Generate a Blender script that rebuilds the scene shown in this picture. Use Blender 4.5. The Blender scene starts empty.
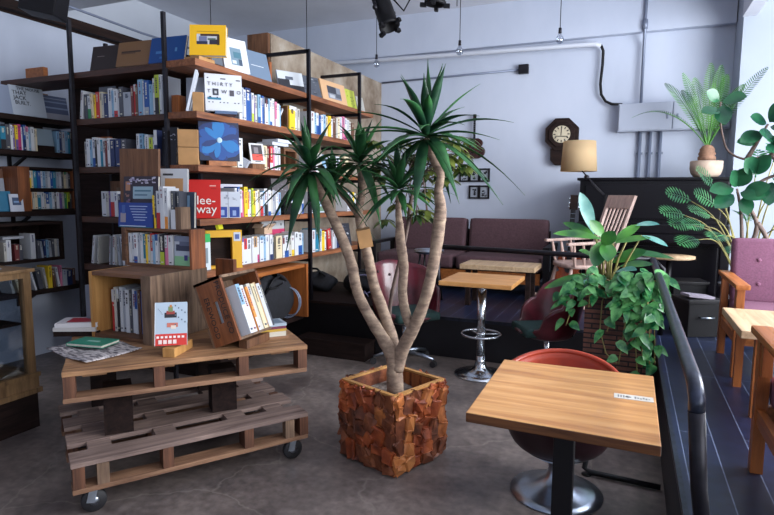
import bpy, bmesh, math, random
from mathutils import Vector, Matrix, Euler
PI = math.pi
SC = bpy.context.scene
COL = SC.collection
rnd = random.Random(7)

# ------------------------------------------------------------------ materials
def lin(c):
    r = []
    for v in c[:3]:
        v = v / 255.0
        r.append(v / 12.92 if v <= 0.04045 else ((v + 0.055) / 1.055) ** 2.4)
    return (r[0], r[1], r[2], 1.0)

def _base(name):
    m = bpy.data.materials.new(name)
    m.use_nodes = True
    nt = m.node_tree
    return m, nt, nt.nodes['Principled BSDF']

def plain(name, c, rough=0.5, metal=0.0, var=0.0, vscale=8.0, bump=0.0, spec=0.5, coat=0.0, emit=None):
    m, nt, b = _base(name)
    b.inputs['Base Color'].default_value = lin(c)
    b.inputs['Roughness'].default_value = rough
    b.inputs['Metallic'].default_value = metal
    b.inputs['Specular IOR Level'].default_value = spec
    if coat: b.inputs['Coat Weight'].default_value = coat
    if var or bump:
        tc = nt.nodes.new('ShaderNodeTexCoord')
        n = nt.nodes.new('ShaderNodeTexNoise')
        n.inputs['Scale'].default_value = vscale
        n.inputs['Detail'].default_value = 5
        nt.links.new(tc.outputs['Object'], n.inputs['Vector'])
        if var:
            r = nt.nodes.new('ShaderNodeValToRGB')
            c0 = tuple(max(0, v * (1 - var)) for v in c); c1 = tuple(min(255, v * (1 + var)) for v in c)
            r.color_ramp.elements[0].position = 0.3; r.color_ramp.elements[1].position = 0.7
            r.color_ramp.elements[0].color = lin(c0); r.color_ramp.elements[1].color = lin(c1)
            nt.links.new(n.outputs['Fac'], r.inputs['Fac'])
            nt.links.new(r.outputs['Color'], b.inputs['Base Color'])
        if bump:
            bp = nt.nodes.new('ShaderNodeBump')
            bp.inputs['Strength'].default_value = bump
            bp.inputs['Distance'].default_value = 0.01
            nt.links.new(n.outputs['Fac'], bp.inputs['Height'])
            nt.links.new(bp.outputs['Normal'], b.inputs['Normal'])
    return m

def wood(name, dark, light, axis='x', scale=1.0, rough=0.5, knots=0.0, spec=0.4, mid=None):
    """grain runs along the given object axis"""
    m, nt, b = _base(name)
    tc = nt.nodes.new('ShaderNodeTexCoord')
    mp = nt.nodes.new('ShaderNodeMapping')
    s = {'x': (1.2, 16, 16), 'y': (16, 1.2, 16), 'z': (16, 16, 1.2)}[axis]
    mp.inputs['Scale'].default_value = tuple(v * scale for v in s)
    nt.links.new(tc.outputs['Object'], mp.inputs['Vector'])
    n = nt.nodes.new('ShaderNodeTexNoise')
    n.inputs['Scale'].default_value = 2.2; n.inputs['Detail'].default_value = 7; n.inputs['Roughness'].default_value = 0.65
    n.inputs['Distortion'].default_value = 0.6
    nt.links.new(mp.outputs['Vector'], n.inputs['Vector'])
    r = nt.nodes.new('ShaderNodeValToRGB')
    r.color_ramp.elements[0].position = 0.30; r.color_ramp.elements[1].position = 0.66
    r.color_ramp.elements[0].color = lin(dark); r.color_ramp.elements[1].color = lin(light)
    if mid:
        e = r.color_ramp.elements.new(0.48); e.color = lin(mid)
    nt.links.new(n.outputs['Fac'], r.inputs['Fac'])
    out = r.outputs['Color']
    n2 = nt.nodes.new('ShaderNodeTexNoise'); n2.inputs['Scale'].default_value = 3.0; n2.inputs['Detail'].default_value = 3
    nt.links.new(tc.outputs['Object'], n2.inputs['Vector'])
    mx = nt.nodes.new('ShaderNodeMix'); mx.data_type = 'RGBA'; mx.blend_type = 'MULTIPLY'
    r2 = nt.nodes.new('ShaderNodeValToRGB')
    r2.color_ramp.elements[0].position = 0.35; r2.color_ramp.elements[1].position = 0.65
    k = 1.0 - max(knots, 0.15)
    r2.color_ramp.elements[0].color = (k, k, k, 1); r2.color_ramp.elements[1].color = (1, 1, 1, 1)
    nt.links.new(n2.outputs['Fac'], r2.inputs['Fac'])
    mx.inputs['Factor'].default_value = 1.0
    nt.links.new(out, mx.inputs['A']); nt.links.new(r2.outputs['Color'], mx.inputs['B'])
    nt.links.new(mx.outputs['Result'], b.inputs['Base Color'])
    b.inputs['Roughness'].default_value = rough
    b.inputs['Specular IOR Level'].default_value = spec
    bp = nt.nodes.new('ShaderNodeBump'); bp.inputs['Strength'].default_value = 0.15; bp.inputs['Distance'].default_value = 0.004
    nt.links.new(n.outputs['Fac'], bp.inputs['Height']); nt.links.new(bp.outputs['Normal'], b.inputs['Normal'])
    return m

def mat_floor():
    m, nt, b = _base('concrete_floor')
    tc = nt.nodes.new('ShaderNodeTexCoord')
    n1 = nt.nodes.new('ShaderNodeTexNoise'); n1.inputs['Scale'].default_value = 1.6; n1.inputs['Detail'].default_value = 8; n1.inputs['Roughness'].default_value = 0.62
    n2 = nt.nodes.new('ShaderNodeTexNoise'); n2.inputs['Scale'].default_value = 22; n2.inputs['Detail'].default_value = 6
    vo = nt.nodes.new('ShaderNodeTexVoronoi'); vo.feature = 'DISTANCE_TO_EDGE'; vo.inputs['Scale'].default_value = 1.1
    n3 = nt.nodes.new('ShaderNodeTexNoise'); n3.inputs['Scale'].default_value = 3.5; n3.inputs['Detail'].default_value = 4
    for n in (n1, n2, n3): nt.links.new(tc.outputs['Object'], n.inputs['Vector'])
    va = nt.nodes.new('ShaderNodeMix'); va.data_type = 'VECTOR'; va.inputs['Factor'].default_value = 0.25
    nt.links.new(tc.outputs['Object'], va.inputs['A']); nt.links.new(n3.outputs['Color'], va.inputs['B'])
    nt.links.new(va.outputs['Result'], vo.inputs['Vector'])
    r1 = nt.nodes.new('ShaderNodeValToRGB')
    r1.color_ramp.elements[0].position = 0.36; r1.color_ramp.elements[1].position = 0.66
    r1.color_ramp.elements[0].color = lin((84, 75, 74)); r1.color_ramp.elements[1].color = lin((142, 129, 123))
    nt.links.new(n1.outputs['Fac'], r1.inputs['Fac'])
    r2 = nt.nodes.new('ShaderNodeValToRGB')
    r2.color_ramp.elements[0].position = 0.3; r2.color_ramp.elements[1].position = 0.7
    r2.color_ramp.elements[0].color = (0.66, 0.66, 0.66, 1); r2.color_ramp.elements[1].color = (1.15, 1.15, 1.15, 1)
    nt.links.new(n2.outputs['Fac'], r2.inputs['Fac'])
    mx = nt.nodes.new('ShaderNodeMix'); mx.data_type = 'RGBA'; mx.blend_type = 'MULTIPLY'; mx.inputs['Factor'].default_value = 1
    nt.links.new(r1.outputs['Color'], mx.inputs['A']); nt.links.new(r2.outputs['Color'], mx.inputs['B'])
    rc = nt.nodes.new('ShaderNodeValToRGB')
    rc.color_ramp.elements[0].position = 0.0; rc.color_ramp.elements[1].position = 0.008
    rc.color_ramp.elements[0].color = (1, 1, 1, 1); rc.color_ramp.elements[1].color = (0, 0, 0, 1)
    nt.links.new(vo.outputs['Distance'], rc.inputs['Fac'])
    sc = nt.nodes.new('ShaderNodeMath'); sc.operation = 'MULTIPLY'; sc.inputs[1].default_value = 0.28
    nt.links.new(rc.outputs['Color'], sc.inputs[0])
    mx2 = nt.nodes.new('ShaderNodeMix'); mx2.data_type = 'RGBA'
    nt.links.new(sc.outputs[0], mx2.inputs['Factor'])
    nt.links.new(mx.outputs['Result'], mx2.inputs['A']); mx2.inputs['B'].default_value = lin((170, 160, 150))
    nt.links.new(mx2.outputs['Result'], b.inputs['Base Color'])
    rr = nt.nodes.new('ShaderNodeMapRange'); rr.inputs['To Min'].default_value = 0.28; rr.inputs['To Max'].default_value = 0.55
    nt.links.new(n1.outputs['Fac'], rr.inputs['Value']); nt.links.new(rr.outputs['Result'], b.inputs['Roughness'])
    bp = nt.nodes.new('ShaderNodeBump'); bp.inputs['Strength'].default_value = 0.12; bp.inputs['Distance'].default_value = 0.005
    nt.links.new(n2.outputs['Fac'], bp.inputs['Height']); nt.links.new(bp.outputs['Normal'], b.inputs['Normal'])
    return m

def mat_brick(name, c1, c2, mortar, w, h, msize=0.004, rough=0.5, rot=(0, 0, 0), bump=0.4, loc=(0, 0, 0)):
    m, nt, b = _base(name)
    tc = nt.nodes.new('ShaderNodeTexCoord'); mp = nt.nodes.new('ShaderNodeMapping')
    mp.inputs['Rotation'].default_value = rot; mp.inputs['Location'].default_value = loc
    nt.links.new(tc.outputs['Object'], mp.inputs['Vector'])
    br = nt.nodes.new('ShaderNodeTexBrick')
    br.inputs['Scale'].default_value = 1; br.inputs['Brick Width'].default_value = w; br.inputs['Row Height'].default_value = h
    br.inputs['Mortar Size'].default_value = msize; br.inputs['Mortar Smooth'].default_value = 0.2
    br.inputs['Color1'].default_value = lin(c1); br.inputs['Color2'].default_value = lin(c2); br.inputs['Mortar'].default_value = lin(mortar)
    nt.links.new(mp.outputs['Vector'], br.inputs['Vector'])
    n = nt.nodes.new('ShaderNodeTexNoise'); n.inputs['Scale'].default_value = 18; n.inputs['Detail'].default_value = 6
    nt.links.new(tc.outputs['Object'], n.inputs['Vector'])
    r2 = nt.nodes.new('ShaderNodeValToRGB')
    r2.color_ramp.elements[0].position = 0.3; r2.color_ramp.elements[1].position = 0.7
    r2.color_ramp.elements[0].color = (0.6, 0.6, 0.6, 1); r2.color_ramp.elements[1].color = (1.2, 1.2, 1.2, 1)
    nt.links.new(n.outputs['Fac'], r2.inputs['Fac'])
    mx = nt.nodes.new('ShaderNodeMix'); mx.data_type = 'RGBA'; mx.blend_type = 'MULTIPLY'; mx.inputs['Factor'].default_value = 1
    nt.links.new(br.outputs['Color'], mx.inputs['A']); nt.links.new(r2.outputs['Color'], mx.inputs['B'])
    nt.links.new(mx.outputs['Result'], b.inputs['Base Color'])
    b.inputs['Roughness'].default_value = rough
    bp = nt.nodes.new('ShaderNodeBump'); bp.inputs['Strength'].default_value = bump; bp.inputs['Distance'].default_value = 0.004; bp.invert = True
    nt.links.new(br.outputs['Fac'], bp.inputs['Height']); nt.links.new(bp.outputs['Normal'], b.inputs['Normal'])
    return m

def mat_mottle(name, cols, scale=2.0, rough=0.8, bump=0.1, detail=8, stretch=(1, 1, 1)):
    m, nt, b = _base(name)
    tc = nt.nodes.new('ShaderNodeTexCoord'); mp = nt.nodes.new('ShaderNodeMapping'); mp.inputs['Scale'].default_value = stretch
    nt.links.new(tc.outputs['Object'], mp.inputs['Vector'])
    n = nt.nodes.new('ShaderNodeTexNoise'); n.inputs['Scale'].default_value = scale; n.inputs['Detail'].default_value = detail; n.inputs['Roughness'].default_value = 0.6
    nt.links.new(mp.outputs['Vector'], n.inputs['Vector'])
    r = nt.nodes.new('ShaderNodeValToRGB')
    e = r.color_ramp.elements
    e[0].position = 0.3; e[1].position = 0.7
    e[0].color = lin(cols[0]); e[1].color = lin(cols[-1])
    for i, c in enumerate(cols[1:-1]):
        x = e.new(0.3 + 0.4 * (i + 1) / (len(cols) - 1)); x.color = lin(c)
    nt.links.new(n.outputs['Fac'], r.inputs['Fac']); nt.links.new(r.outputs['Color'], b.inputs['Base Color'])
    b.inputs['Roughness'].default_value = rough
    if bump:
        bp = nt.nodes.new('ShaderNodeBump'); bp.inputs['Strength'].default_value = bump; bp.inputs['Distance'].default_value = 0.01
        nt.links.new(n.outputs['Fac'], bp.inputs['Height']); nt.links.new(bp.outputs['Normal'], b.inputs['Normal'])
    return m

def mat_leaf(name, c1, c2, rough=0.4, scale=7.0, spec=0.5):
    m, nt, b = _base(name)
    tc = nt.nodes.new('ShaderNodeTexCoord'); n = nt.nodes.new('ShaderNodeTexNoise')
    n.inputs['Scale'].default_value = scale; n.inputs['Detail'].default_value = 3
    nt.links.new(tc.outputs['Object'], n.inputs['Vector'])
    r = nt.nodes.new('ShaderNodeValToRGB'); r.color_ramp.elements[0].position = 0.38; r.color_ramp.elements[1].position = 0.64
    r.color_ramp.elements[0].color = lin(c1); r.color_ramp.elements[1].color = lin(c2)
    nt.links.new(n.outputs['Fac'], r.inputs['Fac']); nt.links.new(r.outputs['Color'], b.inputs['Base Color'])
    b.inputs['Roughness'].default_value = rough; b.inputs['Specular IOR Level'].default_value = spec
    tr = nt.nodes.new('ShaderNodeBsdfTranslucent')
    nt.links.new(r.outputs['Color'], tr.inputs['Color'])
    ms = nt.nodes.new('ShaderNodeMixShader'); ms.inputs[0].default_value = 0.25
    nt.links.new(b.outputs[0], ms.inputs[1]); nt.links.new(tr.outputs[0], ms.inputs[2])
    nt.links.new(ms.outputs[0], nt.nodes['Material Output'].inputs['Surface'])
    return m

def mat_glass(name, tint=(235, 240, 245), amt=0.12):
    m, nt, b = _base(name)
    t = nt.nodes.new('ShaderNodeBsdfTransparent'); t.inputs['Color'].default_value = lin(tint)
    g = nt.nodes.new('ShaderNodeBsdfGlossy'); g.inputs['Roughness'].default_value = 0.03
    ms = nt.nodes.new('ShaderNodeMixShader'); ms.inputs[0].default_value = amt
    nt.links.new(t.outputs[0], ms.inputs[1]); nt.links.new(g.outputs[0], ms.inputs[2])
    nt.links.new(ms.outputs[0], nt.nodes['Material Output'].inputs['Surface'])
    return m

_flat = {}
def flat(c, rough=0.5):
    k = (tuple(c), rough)
    if k not in _flat:
        _flat[k] = plain('print_%02x%02x%02x' % tuple(int(v) for v in c), c, rough)
    return _flat[k]

M = dict(
    wall=mat_mottle('painted_wall', [(172, 180, 198), (182, 189, 206), (190, 196, 212)], 0.9, 0.75, 0.04, 6, (1, 1, 0.5)),
    wall_white=mat_mottle('white_painted_wall', [(188, 194, 206), (200, 205, 215)], 0.8, 0.7, 0.03, 5),
    ceiling=mat_mottle('grey_ceiling', [(196, 198, 208), (208, 210, 220)], 1.5, 0.9, 0.03, 4),
    concrete=mat_mottle('board_concrete', [(92, 76, 62), (128, 112, 96), (154, 141, 126), (174, 165, 154)], 2.6, 0.85, 0.2, 9),
    floor=mat_floor(),
    planks=mat_brick('dark_floor_planks', (16, 24, 46), (26, 36, 66), (96, 106, 132), 1.9, 0.13, 0.0025, 0.33, (0, 0, PI / 2), 0.3),
    plat_side=plain('platform_side', (22, 20, 27), 0.55, var=0.15),
    dark_wood=wood('dark_stained_wood', (24, 18, 18), (48, 34, 31), 'x', 1, 0.7, 0.15, 0.12),
    dark_wood_y=wood('dark_stained_wood_y', (24, 18, 18), (48, 34, 31), 'y', 1, 0.7, 0.15, 0.12),
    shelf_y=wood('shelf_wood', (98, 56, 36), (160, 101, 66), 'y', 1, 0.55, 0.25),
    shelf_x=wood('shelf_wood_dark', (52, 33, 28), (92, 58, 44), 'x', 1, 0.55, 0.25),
    crate_x=wood('crate_wood', (84, 56, 42), (142, 100, 74), 'x', 1.2, 0.65, 0.35),
    crate_z=wood('crate_wood_upright', (88, 66, 54), (158, 128, 104), 'z', 1.0, 0.7, 0.4),
    crate_tan=wood('tan_crate_wood', (168, 116, 62), (206, 154, 92), 'z', 0.8, 0.55, 0.15),
    crate_red=wood('red_brown_crate_wood', (98, 54, 34), (158, 94, 56), 'z', 1.0, 0.5, 0.35),
    board=wood('brown_board', (84, 54, 36), (138, 94, 64), 'z', 1.0, 0.6, 0.3),
    pallet=wood('pallet_wood', (96, 64, 48), (164, 124, 96), 'x', 0.9, 0.65, 0.3),
    pallet_top=wood('pallet_top_wood', (104, 68, 46), (186, 140, 100), 'x', 0.9, 0.55, 0.3),
    pallet_grey=wood('weathered_pallet_wood', (92, 74, 70), (156, 132, 122), 'x', 0.9, 0.7, 0.25),
    pallet_blk=wood('pallet_block_wood', (66, 40, 32), (122, 80, 58), 'z', 1.2, 0.7, 0.35),
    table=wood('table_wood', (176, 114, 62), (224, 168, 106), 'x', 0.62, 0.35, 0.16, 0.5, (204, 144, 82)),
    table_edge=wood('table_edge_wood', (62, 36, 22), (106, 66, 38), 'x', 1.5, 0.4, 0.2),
    orange_wood=wood('orange_wood', (132, 72, 34), (184, 112, 58), 'y', 1.0, 0.4, 0.2),
    orange_wood_z=wood('orange_wood_z', (122, 66, 32), (176, 104, 54), 'z', 1.0, 0.4, 0.2),
    pale_wood=wood('pale_wood', (168, 136, 104), (212, 182, 146), 'y', 0.8, 0.45, 0.15),
    rocker=wood('rocking_chair_wood', (172, 140, 130), (212, 182, 170), 'z', 1.0, 0.45, 0.15),
    cabinet=wood('cabinet_wood', (96, 70, 46), (152, 118, 80), 'z', 1.0, 0.5, 0.2),
    steel=plain('black_steel', (34, 32, 38), 0.4, 0.6, 0.2, 20),
    rail=plain('painted_rail', (44, 48, 62), 0.32, 0.5, 0.25, 25, 0.05),
    black=plain('black_paint', (17, 15, 19), 0.45, spec=0.3),
    piano=plain('piano_black', (12, 10, 15), 0.3, spec=0.2),
    black_plastic=plain('black_plastic', (15, 14, 18), 0.55, spec=0.25),
    black_cloth=plain('black_cloth', (22, 22, 28), 0.9, var=0.25, vscale=40, bump=0.3),
    chrome=plain('chrome', (206, 210, 216), 0.2, 1.0),
    satin=plain('satin_metal', (176, 186, 200), 0.28, 1.0, 0.12, 9),
    orange_shell=plain('orange_leather', (158, 54, 30), 0.38, var=0.12, vscale=6, bump=0.03, coat=0.1),
    burgundy=plain('burgundy_vinyl', (84, 28, 38), 0.3, var=0.22, vscale=9, coat=0.2),
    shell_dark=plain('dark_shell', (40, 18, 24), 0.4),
    green_seat=plain('green_fabric', (28, 56, 54), 0.85, var=0.12, vscale=60, bump=0.1),
    sofa=plain('aubergine_fabric', (76, 52, 58), 0.9, var=0.1, vscale=50, bump=0.15),
    purple=plain('mauve_fabric', (112, 70, 92), 0.9, var=0.08, vscale=90, bump=0.15),
    bark=mat_mottle('yucca_bark', [(92, 74, 64), (138, 116, 100), (170, 148, 126)], 15, 0.85, 0.5, 8, (1, 1, 2.2)),
    stem=mat_mottle('green_stem', [(92, 88, 50), (150, 140, 78)], 10, 0.6, 0.1),
    brown_stem=mat_mottle('brown_stem', [(66, 50, 46), (104, 84, 76)], 10, 0.7, 0.2),
    yucca=mat_leaf('yucca_leaf', (24, 62, 42), (58, 112, 62), 0.38, 5),
    umbrella_leaf=mat_leaf('umbrella_leaf', (36, 62, 34), (120, 132, 62), 0.35, 14),
    cycad=mat_leaf('cycad_frond', (20, 76, 26), (78, 138, 42), 0.42, 6),
    lobed=mat_leaf('lobed_leaf', (26, 80, 54), (76, 146, 86), 0.38, 8),
    ficus=mat_leaf('ficus_leaf', (22, 64, 48), (46, 102, 66), 0.25, 4),
    broad=mat_leaf('broad_leaf', (32, 84, 46), (84, 146, 60), 0.3, 5),
    broad_blue=mat_leaf('broad_leaf_blue', (76, 138, 132), (140, 186, 176), 0.28, 6),
    pothos=mat_leaf('pothos_leaf', (22, 86, 50), (96, 156, 92), 0.22, 16),
    wicker=mat_brick('woven_strips', (86, 50, 44), (120, 76, 62), (34, 24, 26), 0.16, 0.034, 0.006, 0.6, (PI / 2, 0, 0), 0.6),
    bark_a=mat_mottle('red_bark', [(74, 30, 18), (150, 68, 34), (188, 100, 52)], 9, 0.5, 0.5),
    bark_b=mat_mottle('brown_bark', [(52, 26, 18), (112, 58, 34), (152, 88, 52)], 11, 0.55, 0.5),
    bark_c=mat_mottle('orange_bark', [(118, 58, 26), (190, 112, 58), (206, 136, 78)], 7, 0.5, 0.4),
    soil=mat_mottle('soil_chips', [(60, 50, 46), (120, 108, 100), (160, 150, 142)], 30, 0.95, 0.6),
    pot_tan=mat_mottle('stoneware', [(150, 128, 112), (186, 166, 148)], 6, 0.7, 0.15),
    pot_dark=plain('dark_pot', (38, 36, 44), 0.6, var=0.1),
    caudex=mat_mottle('cycad_trunk', [(86, 58, 44), (150, 112, 88)], 16, 0.8, 0.5),
    shade=None,
    pages=plain('page_block', (206, 198, 184), 0.85, var=0.05, vscale=60),
    white=plain('white_paint', (206, 208, 214), 0.5),
    pipe_white=plain('white_pipe', (190, 194, 206), 0.45),
    conduit=plain('grey_conduit', (120, 128, 148), 0.4, 0.3),
    panel_grey=plain('grey_box_paint', (160, 166, 182), 0.45),
    glass=mat_glass('clear_glass'),
    bulb=mat_glass('bulb_glass', (225, 230, 238), 0.25),
    rubber=plain('rubber', (34, 33, 37), 0.6),
    cardboard=plain('cardboard', (170, 128, 84), 0.85, var=0.08),
    ink=plain('black_ink', (30, 30, 36), 0.6),
    dial=mat_mottle('clock_dial', [(176, 162, 136), (206, 194, 170)], 12, 0.6, 0),
    guitar=wood('guitar_top', (110, 46, 28), (160, 78, 44), 'z', 0.8, 0.25, 0.1),
    guitar_dark=plain('guitar_dark', (54, 22, 22), 0.25, var=0.2, coat=0.4),
)
def _shade():
    m, nt, b = _base('linen_shade')
    b.inputs['Base Color'].default_value = lin((216, 190, 150)); b.inputs['Roughness'].default_value = 0.9
    tr = nt.nodes.new('ShaderNodeBsdfTranslucent'); tr.inputs['Color'].default_value = lin((222, 190, 140))
    ms = nt.nodes.new('ShaderNodeMixShader'); ms.inputs[0].default_value = 0.45
    nt.links.new(b.outputs[0], ms.inputs[1]); nt.links.new(tr.outputs[0], ms.inputs[2])
    nt.links.new(ms.outputs[0], nt.nodes['Material Output'].inputs['Surface'])
    return m
M['shade'] = _shade()

# ------------------------------------------------------------------ mesh builder
class B:
    def __init__(s): s.bm = bmesh.new()
    def quad(s, pts, mi=0):
        f = s.bm.faces.new([s.bm.verts.new(Vector(p)) for p in pts]); f.material_index = mi; return f
    def box(s, c, d, rot=None, mi=0, bev=0.0):
        """centre, full dims, optional Euler/Matrix rotation about the centre"""
        r = bmesh.ops.create_cube(s.bm, size=1.0)
        vs = r['verts']
        mt = Matrix.Diagonal((d[0], d[1], d[2], 1))
        if bev > 0:
            for v in vs: v.co = mt @ v.co
            es = list({e for v in vs for e in v.link_edges})
            rb = bmesh.ops.bevel(s.bm, geom=es, offset=bev, segments=2, affect='EDGES', profile=0.7)
            vs = list({v for f in rb['faces'] for v in f.verts} | {v for v in vs if v.is_valid})
            mt = Matrix.Identity(4)
        R = Matrix.Identity(4)
        if rot is not None:
            R = (Euler(rot).to_matrix().to_4x4() if not isinstance(rot, Matrix) else rot.to_4x4())
        T = Matrix.Translation(Vector(c)) @ R @ mt
        fs = set()
        for v in vs:
            v.co = T @ v.co
            fs.update(v.link_faces)
        for f in fs: f.material_index = mi
        return vs
    def mm(s, lo, hi, mi=0, bev=0.0):
        lo = Vector(lo); hi = Vector(hi)
        return s.box((lo + hi) / 2, hi - lo, None, mi, bev)
    def tube(s, pts, rad, seg=10, mi=0, cap=True):
        pts = [Vector(p) for p in pts]
        n = len(pts)
        if not hasattr(rad, '__len__'): rad = [rad] * n
        rings = []
        up = None
        for i, p in enumerate(pts):
            t = (pts[min(i + 1, n - 1)] - pts[max(i - 1, 0)])
            if t.length < 1e-9: t = Vector((0, 0, 1))
            t.normalize()
            if up is None:
                a = Vector((0, 0, 1)) if abs(t.z) < 0.9 else Vector((1, 0, 0))
                up = (a - t * a.dot(t)).normalized()
            else:
                up = (up - t * up.dot(t))
                if up.length < 1e-6: up = Vector((1, 0, 0))
                up.normalize()
            sd = t.cross(up)
            rings.append([s.bm.verts.new(p + (up * math.cos(2 * PI * k / seg) + sd * math.sin(2 * PI * k / seg)) * rad[i]) for k in range(seg)])
        for a, b in zip(rings[:-1], rings[1:]):
            for k in range(seg):
                f = s.bm.faces.new((a[k], b[k], b[(k + 1) % seg], a[(k + 1) % seg])); f.material_index = mi; f.smooth = True
        if cap:
            for r_, rev in ((rings[0], False), (rings[-1], True)):
                f = s.bm.faces.new(r_ if not rev else r_[::-1]); f.material_index = mi
    def bar(s, p0, p1, w, h=None, mi=0, up=(0, 0, 1)):
        """rectangular bar between two points"""
        p0 = Vector(p0); p1 = Vector(p1); h = h or w
        t = (p1 - p0); L = t.length; t.normalize()
        a = Vector(up)
        if abs(a.dot(t)) > 0.98: a = Vector((0, 1, 0))
        u = (a - t * a.dot(t)).normalized(); sd = u.cross(t)
        R = Matrix((sd, t, u)).transposed()
        s.box((p0 + p1) / 2, (w, L, h), R, mi)
    def lathe(s, prof, seg=28, c=(0, 0, 0), mi=0, smooth=True):
        c = Vector(c); rings = []
        for r, z in prof:
            if r < 1e-5: rings.append([s.bm.verts.new(c + Vector((0, 0, z)))])
            else: rings.append([s.bm.verts.new(c + Vector((r * math.cos(2 * PI * k / seg), r * math.sin(2 * PI * k / seg), z))) for k in range(seg)])
        for a, b in zip(rings[:-1], rings[1:]):
            for k in range(seg):
                k2 = (k + 1) % seg
                if len(a) == 1 and len(b) == 1: continue
                if len(a) == 1: vs = (a[0], b[k2], b[k])
                elif len(b) == 1: vs = (a[k], a[k2], b[0])
                else: vs = (a[k], a[k2], b[k2], b[k])
                f = s.bm.faces.new(vs); f.material_index = mi; f.smooth = smooth
    def grid(s, fn, nu, nv, mi=0, closed_u=False):
        vs = [[s.bm.verts.new(Vector(fn(i / (nu if closed_u else nu - 1), j / (nv - 1)))) for j in range(nv)] for i in range(nu)]
        for i in range(nu if closed_u else nu - 1):
            for j in range(nv - 1):
                i2 = (i + 1) % nu
                try:
                    f = s.bm.faces.new((vs[i][j], vs[i2][j], vs[i2][j + 1], vs[i][j + 1])); f.material_index = mi; f.smooth = True
                except ValueError: pass
    def ball(s, c, r, mi=0, seg=12, sc=(1, 1, 1)):
        rr = bmesh.ops.create_uvsphere(s.bm, u_segments=seg, v_segments=max(6, seg // 2 + 2), radius=1.0)
        for v in rr['verts']:
            v.co = Vector(c) + Vector((v.co.x * r * sc[0], v.co.y * r * sc[1], v.co.z * r * sc[2]))
            for f in v.link_faces: f.material_index = mi; f.smooth = True
    def prism(s, pts2, y0, y1, mi=0):
        """outline in the xz plane extruded along y"""
        a = [s.bm.verts.new((p[0], y0, p[1])) for p in pts2]; b = [s.bm.verts.new((p[0], y1, p[1])) for p in pts2]
        n = len(pts2)
        s.bm.faces.new(a).material_index = mi; s.bm.faces.new(b[::-1]).material_index = mi
        for i in range(n): s.bm.faces.new((a[i], b[i], b[(i + 1) % n], a[(i + 1) % n])).material_index = mi
    def leaf(s, p, d, L, W, droop=0.3, fold=0.2, shape='oval', n=7, mi=0, face=None):
        p = Vector(p); d = Vector(d).normalized()
        z = Vector(face) if face is not None else Vector((0, 0, 1))
        sd = d.cross(z)
        if sd.length < 0.05: sd = d.cross(Vector((0.6, 0.8, 0.1)))
        sd.normalize(); up = sd.cross(d).normalized()
        prev = None
        for i in range(n + 1):
            t = i / n
            q = p + d * (L * t) + Vector((0, 0, -1)) * (droop * L * t * t)
            if shape == 'strap': w = W * (0.42 + 0.58 * math.sin(PI * min(1, t * 1.15 + 0.02))) * (1 - max(0, (t - 0.55) / 0.45) ** 1.8)
            elif shape == 'heart': w = W * math.sin(PI * max(0.06, t) ** 0.62) ** 0.85 if t < 1 else 0
            elif shape == 'paddle': w = W * math.sin(PI * (t ** 1.15)) ** 0.75 if 0 < t < 1 else 0
            else: w = W * math.sin(PI * t) ** 0.7 if 0 < t < 1 else 0
            w = max(w, 0.0006)
            row = [s.bm.verts.new(q + sd * w + up * fold * w), s.bm.verts.new(q), s.bm.verts.new(q - sd * w + up * fold * w)]
            if prev:
                for k in (0, 1):
                    f = s.bm.faces.new((prev[k], prev[k + 1], row[k + 1], row[k])); f.material_index = mi; f.smooth = True
            prev = row
    def build(s, name, mats, parent=None, smooth=False, bevel=0.0, solid=0.0, moff=0, subd=0, loc=None, rot=None):
        bmesh.ops.recalc_face_normals(s.bm, faces=s.bm.faces[:]) if not getattr(s, 'raw', False) else None
        me = bpy.data.meshes.new(name); s.bm.to_mesh(me); s.bm.free()
        if not isinstance(mats, (list, tuple)): mats = [mats]
        for m in mats: me.materials.append(m)
        if smooth:
            for p in me.polygons: p.use_smooth = True
        o = bpy.data.objects.new(name, me); COL.objects.link(o)
        if parent: o.parent = parent
        if loc: o.location = loc
        if rot: o.rotation_euler = rot
        if solid:
            md = o.modifiers.new('solid', 'SOLIDIFY'); md.thickness = solid; md.offset = 0; md.material_offset = moff; md.material_offset_rim = moff
        if subd:
            md = o.modifiers.new('sub', 'SUBSURF'); md.levels = subd; md.render_levels = subd
        if bevel:
            md = o.modifiers.new('bev', 'BEVEL'); md.width = bevel; md.segments = 2; md.limit_method = 'ANGLE'
        return o

def tag(o, label, cat, group=None):
    o['label'] = label; o['category'] = cat
    if group: o['group'] = group
    return o
def thing(name, label, cat, loc=(0, 0, 0), rz=0.0, group=None, rot=None):
    o = bpy.data.objects.new(name, None); COL.objects.link(o)
    o.empty_display_size = 0.05
    o.location = loc; o.rotation_euler = rot if rot else (0, 0, rz)
    return tag(o, label, cat, group)
def struct(o): o['kind'] = 'structure'; return o
def stuff(o): o['kind'] = 'stuff'; return o

def text_part(name, body, size, mat, parent, loc, rot=(PI / 2, 0, 0), extrude=0.0004, align='LEFT', sx=1.0, sp=1.0):
    cu = bpy.data.curves.new(name, 'FONT'); cu.body = body; cu.size = size; cu.extrude = extrude; cu.align_x = align
    cu.resolution_u = 2; cu.space_line = sp
    tmp = bpy.data.objects.new(name + '_curve', cu); COL.objects.link(tmp)
    dg = bpy.context.evaluated_depsgraph_get()
    me = bpy.data.meshes.new_from_object(tmp.evaluated_get(dg))
    bpy.data.objects.remove(tmp); bpy.data.curves.remove(cu)
    me.materials.clear(); me.materials.append(mat)
    o = bpy.data.objects.new(name, me); COL.objects.link(o); o.parent = parent
    o.location = loc; o.rotation_euler = rot; o.scale = (sx, 1, 1)
    return o

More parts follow.
